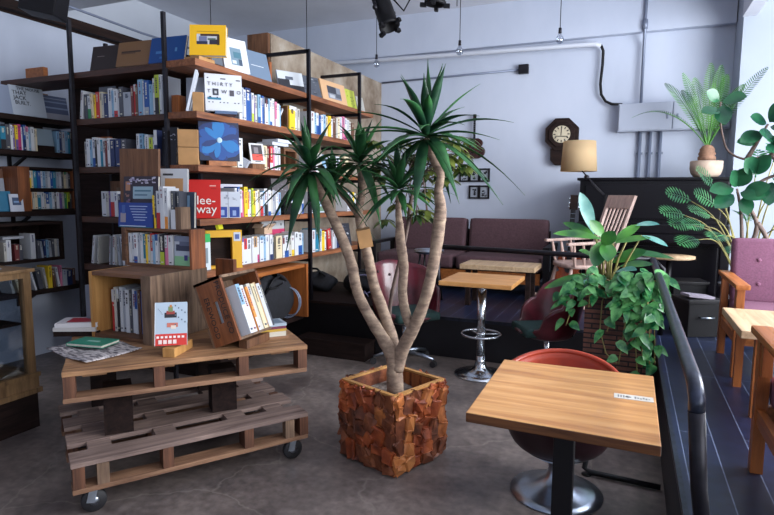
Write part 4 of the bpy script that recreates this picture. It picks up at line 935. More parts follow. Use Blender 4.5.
def caster(parent, x, y, a):
    b = B(); b.mm((x - 0.04, y - 0.03, -0.008), (x + 0.04, y + 0.03, 0.0))
    for s in (-1, 1): b.box((x + 0.016 * math.cos(a), y + 0.016 * math.sin(a) + s * 0.022, -0.035), (0.034, 0.004, 0.06), (0, 0.25, 0))
    c = b.build('caster', M['satin'], parent)
    b = B()
    for k in range(1): b.lathe([(0.001, -0.016), (0.05, -0.016), (0.054, -0.010), (0.054, 0.010), (0.05, 0.016), (0.001, 0.016)], 20)
    w = b.build('wheel', M['rubber'], c, loc=(x + 0.025, y, -0.0615), rot=(PI / 2, 0, 0))
    b = B(); b.lathe([(0.001, -0.019), (0.02, -0.019), (0.02, 0.019), (0.001, 0.019)], 14); b.build('hub', M['satin'], c, loc=(x + 0.025, y, -0.0615), rot=(PI / 2, 0, 0))
for x, y in ((0.06, 0.05), (1.03, 0.05), (0.06, 0.76), (1.03, 0.76)): caster(lp, x, y, 0)
Ru = Matrix.Translation((-2.28, 1.671, 0)) @ Matrix.Rotation(math.radians(48.9), 4, 'Z')
def up(u, v, z=0): return Ru @ Vector((u, v, z))
for (u, v, lb) in ((0.22, 0.22, 'dark wooden spacer block between the pallets, nearer the left end'), (0.74, 0.30, 'dark wooden spacer block between the pallets, nearer the right end'), (0.15, 0.66, 'dark wooden spacer block between the pallets, at the back left'), (0.72, 0.68, 'dark wooden spacer block between the pallets, at the back right')):
    q = up(u, v)
    b = B(); b.box((q.x, q.y, 0.3815), (0.13, 0.12, 0.236), (0, 0, math.radians(50))); tag(b.build('spacer_block', M['dark_wood']), lb, 'block', 'spacer blocks between the pallets')
upal = pallet('pallet', 'brown wooden pallet carrying crates and books, the upper of two', (-2.28, 1.671, 0.50), 48.9, 1.131, 0.93, 0.145, 0.006, M['pallet_top'], M['pallet'], 5, 7)
ZP = 0.6455

def crate(name, label, at, rz, w, d, h, th, msides, mslat, open_y=True, slat=3):
    """box lying open towards -y; origin lower front left corner"""
    t = thing(name, label, 'crate', at, rz)
    b = B(); b.mm((0, 0, 0), (th, d, h), bev=0.002); b.build('side_panel', msides[0], t)
    b = B(); b.mm((w - th, 0, 0), (w, d, h), bev=0.002); b.build('side_panel', msides[1], t)
    b = B(); b.mm((th, 0.004, 0), (w - th, d, th)); b.build('bottom_panel', mslat, t)
    b = B(); b.mm((th, 0.004, h - th), (w - th, d, h)); b.build('top_panel', mslat, t)
    b = B(); b.mm((th, d - th, th), (w - th, d, h - th)); b.build('back_panel', mslat, t)
    return t
c1 = crate('book_crate', 'large open wooden crate of books standing on the upper pallet', (-2.72, 2.19, ZP), 0, 0.46, 0.42, 0.365, 0.02, (M['crate_tan'], M['crate_z']), M['crate_x'])
b = B(); b.mm((0.395, -0.012, 0), (0.4595, -0.0005, 0.365)); b.build('corner_post', M['crate_z'], c1)
row('R20.235W w14.25 K14.24W W16.25 L20.25 W22.24 k14.24 W20.245 W16.24B N14.245 B24.24 D20.23', -2.655, 0.275, ZP + 0.0205, 'x', 2.27, 'large crate on upper pallet', 'books in the large crate on the pallet', 0.16, seed=41)
c2 = crate('book_crate', 'smaller open wooden crate of books on top of the large crate', (-2.755, 2.47, ZP + 0.3655), 0, 0.51, 0.115, 0.225, 0.016, (M['crate_x'], M['crate_red']), M['crate_x'])
row('W16.175 W18.17 W22.178B L12.17 W14.178 T20.172W Y10.172 w14.17 R18.178W b12.17 W18.175B W12.17 K26.175g P16.17W W24.17', -2.735, 0.335, ZP + 0.3655 + 0.0165, 'x', 2.48, 'smaller crate on upper pallet', 'books in the smaller crate', 0.085, seed=42)
facing('book', 'book with a pale green and dark landscape cover, in the smaller crate', 'book', 0.125, 0.168, 0.015, (186, 190, 200), (-2.328, 2.49, ZP + 0.3655 + 0.0165), 0, 2, [(0, 0, 1, 0.32, (134, 184, 140)), (0.0, 0.32, 1, 0.6, (176, 184, 196)), (0.1, 0.5, 0.95, 0.72, (52, 56, 80)), (0.3, 0.68, 0.9, 0.82, (92, 98, 122)), (0.0, 0.82, 1, 1, (120, 128, 150)), (0.58, 0.18, 0.78, 0.36, (60, 52, 120))])
zt = ZP + 0.3655 + 0.2255
facing('book', 'blue book with white lines on its front, on top of the crates', 'book', 0.27, 0.145, 0.02, (24, 58, 140), (-2.665, 2.475, zt), 0, 4, [(0.04, 0.04, 0.8, 0.075, (190, 200, 220)), (0.0, 0.0, 1.0, 0.03, (22, 92, 110)), (0.06, 0.2, 0.22, 0.58, (150, 140, 150)), (0.1, 0.56, 0.2, 0.9, (60, 90, 160))] + [(0.32 + 0.03 * k, 0.84 - 0.11 * k, 0.84 - 0.05 * (k % 2), 0.87 - 0.11 * k, (176, 190, 220)) for k in range(6)])
facing('book', 'dark patterned book with a pale label, behind the blue one', 'book', 0.27, 0.30, 0.02, (50, 40, 54), (-2.665, 2.51, zt), 0, 4, [(0.28, 0.56, 0.86, 0.8, (150, 176, 190)), (0.33, 0.70, 0.8, 0.73, (70, 110, 130)), (0.33, 0.62, 0.7, 0.65, (90, 120, 140)), (0.06, 0.72, 0.2, 0.9, (170, 120, 90))] + spk(31, 34, (0.02, 0.84, 0.98, 0.99), ((190, 180, 200), (150, 140, 170), (206, 200, 214)), (0.03, 0.1), (0.012, 0.03)) + spk(32, 14, (0.0, 0.3, 0.28, 0.7), ((110, 84, 110), (140, 100, 90), (70, 60, 90)), (0.03, 0.1), (0.02, 0.06)))
b = B(); b.box((-2.745, 2.596, ZP + 0.3655 + 0.3475), (0.31, 0.018, 0.69), (0, 0.03, 0.0)); tag(b.build('wooden_board', M['board']), 'tall brown wooden board standing behind the books on the crates', 'board')
row('Y10.19K k10.20Y W30.215R W26.24 W22.23O', -2.527, 0.112, zt, 'x', 2.475, 'on top of smaller crate', 'books standing on top of the smaller crate', 0.105, seed=43)
row('k20.215 W14.2R k18.21', -2.412, 0.055, zt, 'x', 2.50, 'on crates, by wooden end block', 'dark books by the wooden end block', 0.085, seed=46)
facing('book', 'dark slate book with a pale label, behind the wooden end block', 'book', 0.085, 0.21, 0.02, (62, 72, 88), (-2.345, 2.56, zt), 0, 3, [(0.4, 0.5, 0.62, 0.9, (120, 150, 176))])
facing('book', 'white face-out book with tan picture, above the crates, before the pole', 'book', 0.18, 0.21, 0.02, (200, 202, 208), (-2.56, 2.67, zt + 0.14), 20, 6, [(0.22, 0.1, 0.85, 0.72, (190, 142, 96)), (0.15, 0.8, 0.5, 0.86, (60, 60, 66))])
b = B(); b.mm((-2.595, 2.668, 0.6455), (-2.51, 2.72, zt + 0.14)); tag(b.build('wooden_block', M['dark_wood']), 'dark post behind the crates carrying the white face-out book', 'block')
b = B(); b.mm((-2.358, 2.475, zt), (-2.318, 2.55, zt + 0.125)); tag(b.build('wooden_block', M['crate_z']), 'weathered wooden end block at the right of the crate-top books', 'block')
b = B(); b.mm((-2.392, 2.475, zt), (-2.36, 2.495, zt + 0.11)); tag(b.build('book', flat(CN['W'][0])), 'small white book against the wooden end block', 'book')
b = B(); b.mm((-2.24, 2.66, ZP), (-2.11, 2.69, ZP + 0.41)); tag(b.build('wooden_board', M['crate_red']), 'red-brown board standing behind the tilted crate', 'board')
b = B(); b.mm((-2.84, 2.26, ZP), (-2.80, 2.5, ZP + 0.27)); tag(b.build('book', flat((120, 124, 136))), 'grey book standing left of the large crate', 'book')

# tilted crate with stencilled end
TA = math.radians(-21)
MT = Matrix.Translation((-1.925, 2.27, ZP + 0.002)) @ Matrix.Rotation(TA, 4, 'Y')
tc = thing('book_crate', 'tilted brown crate with black stencilled letters and a handhold', 'crate', (-1.925, 2.27, ZP + 0.002), 0, None, (0, TA, 0))
W_, A_, D_ = 0.165, 0.345, 0.31
b = B()
hx0, hx1, hz0, hz1 = 0.075, 0.105, 0.11, 0.225
b.mm((0, 0, 0), (hx0, 0.016, A_)); b.mm((hx1, 0, 0), (W_, 0.016, A_)); b.mm((hx0, 0, 0), (hx1, 0.016, hz0)); b.mm((hx0, 0, hz1), (hx1, 0.016, A_))
ep = b.build('end_panel', M['crate_red'], tc)
b = B(); b.mm((hx0 - 0.004, 0.02, hz0 - 0.004), (hx1 + 0.004, 0.022, hz1 + 0.004)); b.build('paper_liner', flat((178, 188, 196)), tc)
b = B(); b.mm((0, D_ - 0.016, 0), (W_, D_, A_)); b.build('end_panel', M['crate_red'], tc)
for k, (z0, z1) in enumerate(((0.0, 0.105), (0.112, 0.225), (0.232, 0.345))):
    b = B(); b.mm((-0.014, 0, z0), (0, D_, z1)); b.build('side_slat', M['crate_z'], tc)
b = B(); b.mm((0, 0.016, 0), (W_, D_ - 0.016, 0.014)); b.build('side_panel', M['crate_z'], tc)
b = B(); b.mm((-0.014, 0, A_ - 0.014), (W_, D_, A_)); b.build('side_panel', M['crate_z'], tc)
Rt = Matrix(((0, 1, 0), (0, 0, -1), (-1, 0, 0)))
for s, px, z0, sz in (('EREWOOD', 0.026, 0.26, 0.044), ('PRODUCE CO', 0.120, 0.325, 0.044)):
    o = text_part('stencil_lettering', s, sz, M['ink'], ep, (px, -0.0012, z0), Rt.to_euler())
for k, (c, t, h, w, bnd) in enumerate((('W', .03, .26, .205, 'b'), ('W', .03, .25, .20, None), ('O', .016, .235, .21, 'W'), ('w', .03, .25, .205, None), ('C', .03, .245, .21, None), ('n', .02, .25, .20, None), ('W', .03, .24, .20, None), ('k', .02, .23, .195, None))):
    o = mk_book(t, h, w, c, bnd, 500 + k)
    y0 = 0.03 + sum((.03, .03, .016, .03, .03, .02, .03, .02)[:k]) + 0.002 * k
    o.matrix_basis = MT @ Matrix.Translation((0.015 + w, y0, 0.0145)) @ Matrix.Rotation(PI / 2, 4, 'Z')
    tag(o, '%s book in the tilted stencilled crate, %s from its lettered end' % (CN[c][1], ordn(k)), 'book', 'books in the tilted crate')
b = B(); b.box((-1.80, 2.43, ZP + 0.0225), (0.05, 0.2, 0.044)); tag(b.build('wooden_block', M['board']), 'wooden wedge propping up the right side of the tilted crate', 'block')

# block with the red and white book
blk = up(0.46, 0.16)
b = B(); b.box((-2.052, 2.14, ZP + 0.0225), (0.062, 0.19, 0.045), (0, 0, 0.28), bev=0.003); tag(b.build('wooden_block', M['crate_tan']), 'light wooden block at the pallet edge under the illustrated book', 'block')
cov = [(0, 0, 1, 0.27, (206, 52, 44)), (0.0, 0.0, 0.02, 1, (222, 224, 228)), (0.30, 0.64, 0.68, 0.76, (38, 34, 40)), (0.36, 0.72, 0.62, 0.80, (150, 60, 52)), (0.42, 0.78, 0.56, 0.90, (120, 136, 90)), (0.46, 0.88, 0.53, 0.94, (190, 120, 60)), (0.38, 0.42, 0.72, 0.52, (196, 110, 92)), (0.5, 0.38, 0.66, 0.46, (224, 206, 190))]
for k in range(9): cov.append((0.62 + 0.1 * (k % 4), 0.9 - 0.055 * (k // 1), 0.66 + 0.1 * (k % 4), 0.935 - 0.055 * (k // 1), (96, 104, 120)))
for k in range(7): cov.append((0.06 + 0.13 * k, 0.17, 0.14 + 0.13 * k, 0.22, (240, 226, 222)))
for k in range(4): cov.append((0.12 + 0.15 * k, 0.04, 0.23 + 0.15 * k, 0.13, (238, 214, 208)))
for k in range(5): cov.append((0.1 + 0.03 * k, 0.84 - 0.03 * k, 0.125 + 0.03 * k, 0.86 - 0.03 * k, (110, 116, 130)))
facing('book', 'white illustrated book with a red band, standing on a light block', 'book', 0.150, 0.212, 0.02, (176, 190, 204), (-2.035, 2.075, ZP + 0.047), 36, 16, cov)

# papers, flat books
sh = B()
NS = 10
P0, P1, P2, P3 = Vector((-2.66, 1.88)), Vector((-2.28, 1.80)), Vector((-2.25, 2.10)), Vector((-2.57, 2.17))
def shf(u, v):
    p = P0.lerp(P1, u).lerp(P3.lerp(P2, u), v)
    e = max(0, 0.25 - u) * 0.03 + 0.004 * math.sin(9 * u + 4 * v)
    return (p.x, p.y, ZP + 0.008 + e + 0.02 * max(0, u - 0.8) * (1 - v))
sh.grid(shf, NS, NS)
def mat_news():
    m, nt, b_ = _base('grey_printed_paper')
    tcx = nt.nodes.new('ShaderNodeTexCoord'); n = nt.nodes.new('ShaderNodeTexNoise'); mp = nt.nodes.new('ShaderNodeMapping')
    mp.inputs['Scale'].default_value = (30, 90, 1); mp.inputs['Rotation'].default_value = (0, 0, 0.4)
    nt.links.new(tcx.outputs['Object'], mp.inputs['Vector']); nt.links.new(mp.outputs['Vector'], n.inputs['Vector']); n.inputs['Scale'].default_value = 1.0; n.inputs['Detail'].default_value = 3
    r = nt.nodes.new('ShaderNodeValToRGB'); r.color_ramp.elements[0].position = 0.42; r.color_ramp.elements[1].position = 0.56
    r.color_ramp.elements[0].color = lin((84, 78, 84)); r.color_ramp.elements[1].color = lin((184, 176, 176))
    nt.links.new(n.outputs['Fac'], r.inputs['Fac']); nt.links.new(r.outputs['Color'], b_.inputs['Base Color']); b_.inputs['Roughness'].default_value = 0.8
    return m
tag(sh.build('printed_sheet', mat_news(), solid=0.004), 'grey printed sheet hanging over the upper pallet\'s left edge', 'paper')
gr = thing('book', 'thin green book lying on the grey printed sheet', 'book', (-2.50, 2.02, ZP + 0.022), 0, None, (0, 0, math.radians(10)))
b = B(); b.mm((-0.105, -0.065, 0), (0.105, 0.065, 0.003)); b.mm((-0.105, -0.065, 0.013), (0.105, 0.065, 0.016)); b.mm((-0.105, -0.065, 0.003), (-0.102, 0.065, 0.013)); b.build('cover', flat((34, 128, 104)), gr)
b = B(); b.mm((-0.102, -0.063, 0.003), (0.103, 0.063, 0.013)); b.build('pages', M['pages'], gr)
b = B(); b.mm((-0.03, -0.012, 0.016), (0.04, 0.008, 0.0166)); b.build('title', flat((150, 196, 180)), gr)
def flat_stack(at, rz, specs, group, labels):
    z = at[2]
    for (w, d, t, c, top, dr), lb in zip(specs, labels):
        o = thing('book', lb, 'book', (at[0], at[1], z + 0.0004), 0, group, (0, 0, rz + dr))
        b = B(); b.mm((-w / 2, -d / 2, 0), (w / 2, d / 2, 0.002)); b.mm((-w / 2, -d / 2, t - 0.002), (w / 2, d / 2, t)); b.mm((-w / 2, -d / 2, 0.002), (w / 2, -d / 2 + 0.002, t - 0.002))
        mats = [flat(c)]
        for (u0, v0, u1, v1, cc) in top:
            mats.append(flat(cc)); e = t + 0.0006
            b.quad([(-w / 2 + u0 * w, -d / 2 + v0 * d, e), (-w / 2 + u1 * w, -d / 2 + v0 * d, e), (-w / 2 + u1 * w, -d / 2 + v1 * d, e), (-w / 2 + u0 * w, -d / 2 + v1 * d, e)], len(mats) - 1)
        b.build('cover', mats, o)
        b = B(); b.mm((-w / 2 + 0.003, -d / 2 + 0.0025, 0.002), (w / 2 - 0.003, d / 2 - 0.003, t - 0.002)); b.build('pages', M['pages'], o)
        z += t + 0.0006
q = up(0.05, 0.77)
b = B(); b.box((q.x, q.y, ZP + 0.015), (0.24, 0.15, 0.028), (0, 0, 0.5)); tag(b.build('wooden_block', M['dark_wood']), 'dark wooden slab under the red and white book stack', 'block')
flat_stack((q.x, q.y, ZP + 0.03), 0.45, [(0.23, 0.17, 0.022, (196, 192, 190), [], 0), (0.22, 0.16, 0.024, (206, 202, 204), [(0.22, 0.15, 0.86, 0.88, (170, 34, 52))], 0.12)], 'books stacked at the back left of the pallet', ['white book, lower of the two stacked at the pallet\'s left back', 'white and red book topping the stack at the pallet\'s left back'])
q = up(0.99, 0.255)
flat_stack((q.x, q.y, ZP), math.radians(50), [(0.19, 0.135, 0.012, (150, 110, 80), [], 0.05), (0.17, 0.125, 0.026, (212, 204, 188), [], -0.03), (0.17, 0.125, 0.014, (200, 160, 60), [], 0.04), (0.17, 0.12, 0.014, (120, 50, 76), [], -0.02), (0.172, 0.125, 0.016, (170, 186, 200), [(0.05, 0.1, 0.9, 0.9, (110, 134, 156))], 0.03)], 'stack of books at the right end of the pallet',
           ['brown bottom book of the stack at the pallet\'s right end', 'thick cream book in the stack at the pallet\'s right end', 'ochre book in the stack at the pallet\'s right end', 'plum red book second from top of the right-end stack', 'grey-blue top book of the stack at the pallet\'s right end'])
b = B(); q = up(0.98, 0.42); b.box((q.x, q.y, ZP + 0.04), (0.05, 0.11, 0.08), (0, 0.35, 0.4)); tag(b.build('wooden_block', M['crate_tan']), 'small tan wood piece behind the right-end book stack', 'block')

# ------------------------------------------------------------------ glass showcase at the left edge
gc = thing('display_cabinet', 'wooden glass-fronted display cabinet at the left edge', 'cabinet', (-3.30, 1.42, 0), 0)
def cm(nm, lo, hi, m, par=gc, bev=0.0): 
    b = B(); b.mm(lo, hi, bev=bev); return b.build(nm, m, par)
CY0, CY1 = -0.5, 0.84
cm('plinth', (-0.46, CY0, 0), (0.0, CY1, 0.22), M['dark_wood_y'])
cm('base_moulding', (-0.47, CY0 - 0.02, 0.22), (0.02, CY1 + 0.02, 0.25), M['cabinet']); cm('base_board', (-0.46, CY0, 0.25), (0.008, CY1 + 0.008, 0.32), M['cabinet']); cm('base_moulding', (-0.465, CY0 - 0.01, 0.32), (0.016, CY1 + 0.016, 0.345), M['cabinet'])
for x0 in (-0.46, -0.045):
    for y0 in (CY0, CY1 - 0.045): cm('post', (x0, y0, 0.345), (x0 + 0.045, y0 + 0.045, 0.93), M['cabinet'])
cm('top_rail', (-0.46, CY0, 0.93), (0.0, CY1, 0.965), M['cabinet']); cm('top', (-0.475, CY0 - 0.02, 0.965), (0.018, CY1 + 0.018, 0.985), M['cabinet'], bev=0.004)
cm('glass_pane', (-0.02, CY0 + 0.045, 0.345), (-0.015, CY1 - 0.045, 0.93), M['glass']); cm('glass_pane', (-0.415, CY1 - 0.025, 0.345), (-0.045, CY1 - 0.02, 0.93), M['glass'])
cm('back_panel', (-0.46, CY0 + 0.045, 0.345), (-0.45, CY1 - 0.045, 0.93), M['dark_wood_y'])
cm('shelf', (-0.45, CY0 + 0.03, 0.64), (-0.06, CY1 - 0.03, 0.652), M['dark_wood_y'])
row('w22.19/-10 W20.20/-8 L18.18/-10 n22.19/-8 W16.19/-6 k20.18/-6 P12.17/-5 w20.19/-4', 1.74, 0.38, 0.653, 'y', -3.44, 'inside glass cabinet', 'books inside the glass cabinet', 0.15, seed=51)
b = B(); b.box((-3.50, 2.02, 0.9872), (0.22, 0.26, 0.003), (0, 0, 0.2)); tag(b.build('paper_sheet', flat((176, 188, 202))), 'pale sheet lying on top of the glass cabinet', 'paper')
# ------------------------------------------------------------------ bark planter with yucca
pl = thing('planter', 'square planter box clad in chunks of red-brown bark', 'planter', (-1.155, 2.80, 0), math.radians(-21))
HS, PH = 0.198, 0.42
b = B()
for sx, sy in ((-1, 0), (1, 0), (0, -1), (0, 1)):
    if sx: b.mm((min(sx * HS, sx * (HS - 0.018)), -HS, 0.01), (max(sx * HS, sx * (HS - 0.018)), HS, PH))
    else: b.mm((-HS + 0.018, min(sy * HS, sy * (HS - 0.018)), 0.01), (HS - 0.018, max(sy * HS, sy * (HS - 0.018)), PH))
b.mm((-HS, -HS, 0.0), (HS, HS, 0.02)); b.build('box', M['bark_b'], pl)
b = B()
for s in (-1, 1):
    b.mm((-HS, s * (HS - 0.008) - 0.012, PH), (HS, s * (HS - 0.008) + 0.012, PH + 0.012)); b.mm((s * (HS - 0.008) - 0.012, -HS + 0.02, PH), (s * (HS - 0.008) + 0.012, HS - 0.02, PH + 0.011))
b.build('rim', M['crate_tan'], pl)
rb = random.Random(12)
def bark_side(axis, sgn):
    b = B()
    nc, nr = 6, 6
    for i in range(nc):
        z = 0.012
        while z < PH - 0.02:
            h = rb.uniform(0.04, 0.11); h = min(h, PH + 0.004 - z)
            u = -HS + (i + 0.5) * 2 * HS / nc + rb.uniform(-0.008, 0.008); w = 2 * HS / nc * rb.uniform(0.85, 1.2); dp = rb.uniform(0.012, 0.034)
            zc = z + h / 2
            c = (u, sgn * (HS + dp * 0.4), zc) if axis == 'y' else (sgn * (HS + dp * 0.4), u, zc)
            d = (w, dp, h * 0.98) if axis == 'y' else (dp, w, h * 0.98)
            rot = (rb.uniform(-0.2, 0.2), rb.uniform(-0.5, 0.5), rb.uniform(-0.2, 0.2)) if axis == 'y' else (rb.uniform(-0.5, 0.5), rb.uniform(-0.2, 0.2), rb.uniform(-0.2, 0.2))
            vs = b.box(c, d, rot, mi=rb.choice((0, 0, 1, 1, 2)), bev=min(d) * 0.3)
            for v in vs:
                v.co += Vector((rb.uniform(-1, 1), rb.uniform(-1, 1), rb.uniform(-1, 1))) * 0.009
                v.co.z = max(0.003, v.co.z)
            z += h + 0.002
    b.build('bark_cladding', [M['bark_a'], M['bark_b'], M['bark_c']], pl)
for ax, sg in (('y', -1), ('y', 1), ('x', -1), ('x', 1)): bark_side(ax, sg)
b = B()
for k in range(5): b.mm((HS - 0.02 - 0.004, -HS + 0.03 + 0.075 * k, 0.2), (HS - 0.0185, -HS + 0.085 + 0.075 * k, PH - 0.005)); b.mm((-HS + 0.03 + 0.075 * k, HS - 0.024, 0.2), (-HS + 0.085 + 0.075 * k, HS - 0.0185, PH - 0.005))
b.build('inner_slats', M['orange_wood_z'], pl)
b = B()
b.grid(lambda u, v: ((u - 0.5) * 2 * (HS - 0.02), (v - 0.5) * 2 * (HS - 0.02), 0.345 + 0.02 * math.sin(9 * u) * math.sin(8 * v + 1)), 16, 16)
stuff(b.build('soil', M['soil'], pl))

yc = thing('yucca', 'tall branching yucca with four leaf crowns in the bark planter', 'plant', (-1.12, 2.75, 0.345))
def Wy(pts): return [(x + 1.12, y - 2.75, z - 0.345) for x, y, z in pts]
def smooth_path(pts, rad, n=6, wob=0.0, seed=0):
    """Catmull-Rom resampling"""
    r = random.Random(seed); P_ = [Vector(p) for p in pts]; out = []; ro = []
    for i in range(len(P_) - 1):
        p0 = P_[max(i - 1, 0)]; p1 = P_[i]; p2 = P_[i + 1]; p3 = P_[min(i + 2, len(P_) - 1)]
        for k in range(n):
            t = k / n
            q = 0.5 * ((2 * p1) + (p2 - p0) * t + (2 * p0 - 5 * p1 + 4 * p2 - p3) * t * t + (3 * p1 - p0 - 3 * p2 + p3) * t ** 3)
            out.append(q); ro.append(rad[i] * (1 - t) + rad[i + 1] * t + r.uniform(-wob, wob))
    out.append(P_[-1]); ro.append(rad[-1]); return out, ro
b = B()
def limb(pts, rad, seed=0):
    p, r = smooth_path(Wy(pts), [q * 0.82 for q in rad], 6, 0.0015, seed); b.tube(p, r, 12)
limb([(-1.120, 2.75, 0.335), (-1.125, 2.75, 0.47), (-1.135, 2.75, 0.56), (-1.19, 2.75, 0.655), (-1.265, 2.74, 0.77), (-1.32, 2.73, 0.87), (-1.345, 2.72, 0.95), (-1.375, 2.72, 1.08), (-1.44, 2.71, 1.24), (-1.52, 2.70, 1.40), (-1.60, 2.69, 1.545)],
     [0.060, 0.054, 0.048, 0.042, 0.037, 0.035, 0.035, 0.035, 0.034, 0.032, 0.027], 1)
limb([(-1.135, 2.77, 0.50), (-1.15, 2.79, 0.62), (-1.21, 2.82, 0.76), (-1.285, 2.84, 0.92), (-1.325, 2.85, 1.06), (-1.365, 2.86, 1.20), (-1.40, 2.87, 1.34), (-1.38, 2.88, 1.47), (-1.40, 2.88, 1.60)],
     [0.045, 0.042, 0.038, 0.036, 0.036, 0.034, 0.028, 0.024, 0.024], 2)
limb([(-1.405, 2.87, 1.32), (-1.47, 2.86, 1.41), (-1.55, 2.85, 1.49)], [0.022, 0.021, 0.019], 3)
limb([(-1.115, 2.75, 0.50), (-1.075, 2.75, 0.63), (-1.02, 2.74, 0.735), (-0.965, 2.73, 0.86), (-0.925, 2.72, 0.99), (-0.895, 2.72, 1.15), (-0.875, 2.72, 1.32)], [0.048, 0.043, 0.043, 0.037, 0.036, 0.038, 0.040], 4)
limb([(-0.875, 2.72, 1.31), (-0.872, 2.72, 1.38), (-0.884, 2.72, 1.46), (-0.875, 2.72, 1.54), (-0.915, 2.73, 1.61), (-0.96, 2.74, 1.72)], [0.040, 0.036, 0.028, 0.026, 0.025, 0.025], 5)
limb([(-1.02, 2.74, 0.73), (-1.055, 2.74, 0.80), (-1.08, 2.74, 0.92), (-1.075, 2.74, 1.07), (-1.095, 2.74, 1.20), (-1.10, 2.74, 1.29)], [0.034, 0.031, 0.029, 0.031, 0.031, 0.026], 6)
limb([(-1.10, 2.74, 1.28), (-1.108, 2.74, 1.36), (-1.108, 2.74, 1.45)], [0.026, 0.020, 0.018], 7)
b.build('trunk', M['bark'], yc)
b = B(); b.box((-1.345 + 1.12, 2.83 - 2.75, 1.20 - 0.345), (0.075, 0.075, 0.10), (0.1, -0.2, 0.5)); b.build('wooden_tie', M['cardboard'], yc)
def crown(c, n, L, W, seed, tilt=(0, 0, 0), droop=0.45, low=-0.5):
    r = random.Random(seed); b = B(); c = Vector(c) - Vector((-1.12, 2.75, 0.345))
    for k in range(n):
        a = k * 2.39996 + r.uniform(-0.25, 0.25)
        e = math.radians(86 - (86 - low * 60) * (k / n) ** 0.8) + r.uniform(-0.14, 0.14)
        d = Vector((math.cos(a) * math.cos(e), math.sin(a) * math.cos(e), math.sin(e))) + Vector(tilt)
        d.normalize()
        l = L * r.uniform(0.78, 1.12) * (0.82 + 0.18 * math.cos(e))
        b.leaf(c + d * 0.012 + Vector((0, 0, 0.03 * (1 - k / n))), d, l, W * r.uniform(0.85, 1.15), droop * (0.35 + math.cos(e)) * r.uniform(0.6, 1.3) * 0.6, 0.28, 'strap', 9)
    return b.build('leaf_crown', M['yucca'], yc, solid=0.0014)
crown((-1.605, 2.69, 1.55), 40, 0.36, 0.025, 1, (-0.03, -0.05, -0.10), 0.75, -0.5)
crown((-1.40, 2.88, 1.60), 34, 0.34, 0.023, 2, (0.05, 0.1, -0.02), 0.6, -0.35)
crown((-1.55, 2.85, 1.49), 16, 0.24, 0.017, 5, (-0.1, 0.1, -0.05), 0.6, -0.2)
crown((-1.108, 2.74, 1.45), 32, 0.29, 0.020, 3, (0, 0, 0.05), 0.5, -0.3)
crown((-0.96, 2.74, 1.715), 40, 0.45, 0.026, 4, (0.03, 0, -0.10), 0.5, -0.3)

up_ = thing('umbrella_plant', 'slim plant with small mottled olive leaves, behind the yucca\'s right crown', 'plant', (-1.22, 2.92, 0.345))
b = B()
pts, rr = smooth_path([(0, 0, 0), (-0.02, 0.03, 0.45), (0.06, 0.06, 0.85), (0.09, 0.06, 1.05), (0.12, 0.08, 1.25), (0.14, 0.08, 1.4)], [0.012, 0.012, 0.011, 0.012, 0.008, 0.005], 5)
b.tube(pts, rr, 8)
tips = []
r = random.Random(5)
for k in range(52):
    f = r.uniform(0.62, 1.0); base = Vector(pts[int(f * (len(pts) - 1))]); a = r.uniform(0, 2 * PI)
    tip = Vector((0.10, 0.10, 1.30)) + Vector((r.uniform(-0.27, 0.27), r.uniform(-0.12, 0.20), r.uniform(-0.12, 0.12)))
    if k % 6 == 0: tip = Vector((0.09, 0.05, 1.0)) + Vector((r.uniform(-0.16, 0.16), r.uniform(-0.1, 0.1), r.uniform(-0.1, 0.14)))
    b.tube([base, base.lerp(tip, 0.5) + Vector((0, 0, 0.03)), tip], 0.003, 5); tips.append(tip)
b.build('stem', M['brown_stem'], up_)
b = B()
for tip in tips:
    n = r.randint(5, 7)
    for k in range(n):
        a = 2 * PI * k / n + r.uniform(-0.2, 0.2)
        b.leaf(tip, (math.cos(a), math.sin(a), r.uniform(-0.55, 0.1)), r.uniform(0.06, 0.095), r.uniform(0.014, 0.021), 0.35, 0.15, 'oval', 5)
b.build('foliage', M['umbrella_leaf'], up_)

# ------------------------------------------------------------------ tables
ft = thing('cafe_table', 'square wooden cafe table in the right foreground', 'table', (-0.18, 2.10, 0), 0)
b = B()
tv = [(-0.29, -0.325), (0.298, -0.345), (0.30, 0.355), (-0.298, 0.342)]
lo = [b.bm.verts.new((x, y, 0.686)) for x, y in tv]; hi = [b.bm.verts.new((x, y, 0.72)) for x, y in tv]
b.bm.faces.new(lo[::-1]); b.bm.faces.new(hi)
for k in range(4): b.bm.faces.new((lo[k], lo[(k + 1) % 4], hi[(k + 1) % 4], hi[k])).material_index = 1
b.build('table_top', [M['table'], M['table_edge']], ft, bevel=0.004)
b = B(); b.mm((-0.036, -0.036, 0.02), (0.036, 0.036, 0.67)); b.build('post', M['black'], ft, bevel=0.004)
b = B(); b.mm((-0.2, -0.2, 0.67), (0.2, 0.2, 0.686)); b.build('mount_plate', M['black'], ft)
b = B(); b.mm((-0.22, -0.22, 0), (0.22, 0.22, 0.02)); b.build('base_plate', M['black'], ft, bevel=0.004)
lc = thing('label_card', 'small white printed card lying on the front table\'s right side', 'card', (0.048, 2.15, 0.7203), 0, None, (0, 0, math.radians(1)))
b = B(); b.mm((-0.068, -0.024, 0), (0.062, 0.026, 0.0015)); b.build('card', flat((212, 206, 196)), lc)
b = B(); b.lathe([(0.001, 0), (0.010, 0), (0.010, 0.0008), (0.001, 0.0008)], 14, (-0.02, 0.0, 0.0015))
for k in range(3): b.mm((-0.056 + 0.009 * k, -0.012, 0.0015), (-0.051 + 0.009 * k, 0.012, 0.002))
for k in range(6): b.mm((0.0 + 0.009 * k, -0.010 + 0.004 * (k % 2), 0.0015), (0.006 + 0.009 * k, 0.010 - 0.005 * (k % 3), 0.002))
b.build('print', flat((134, 132, 130)), lc)

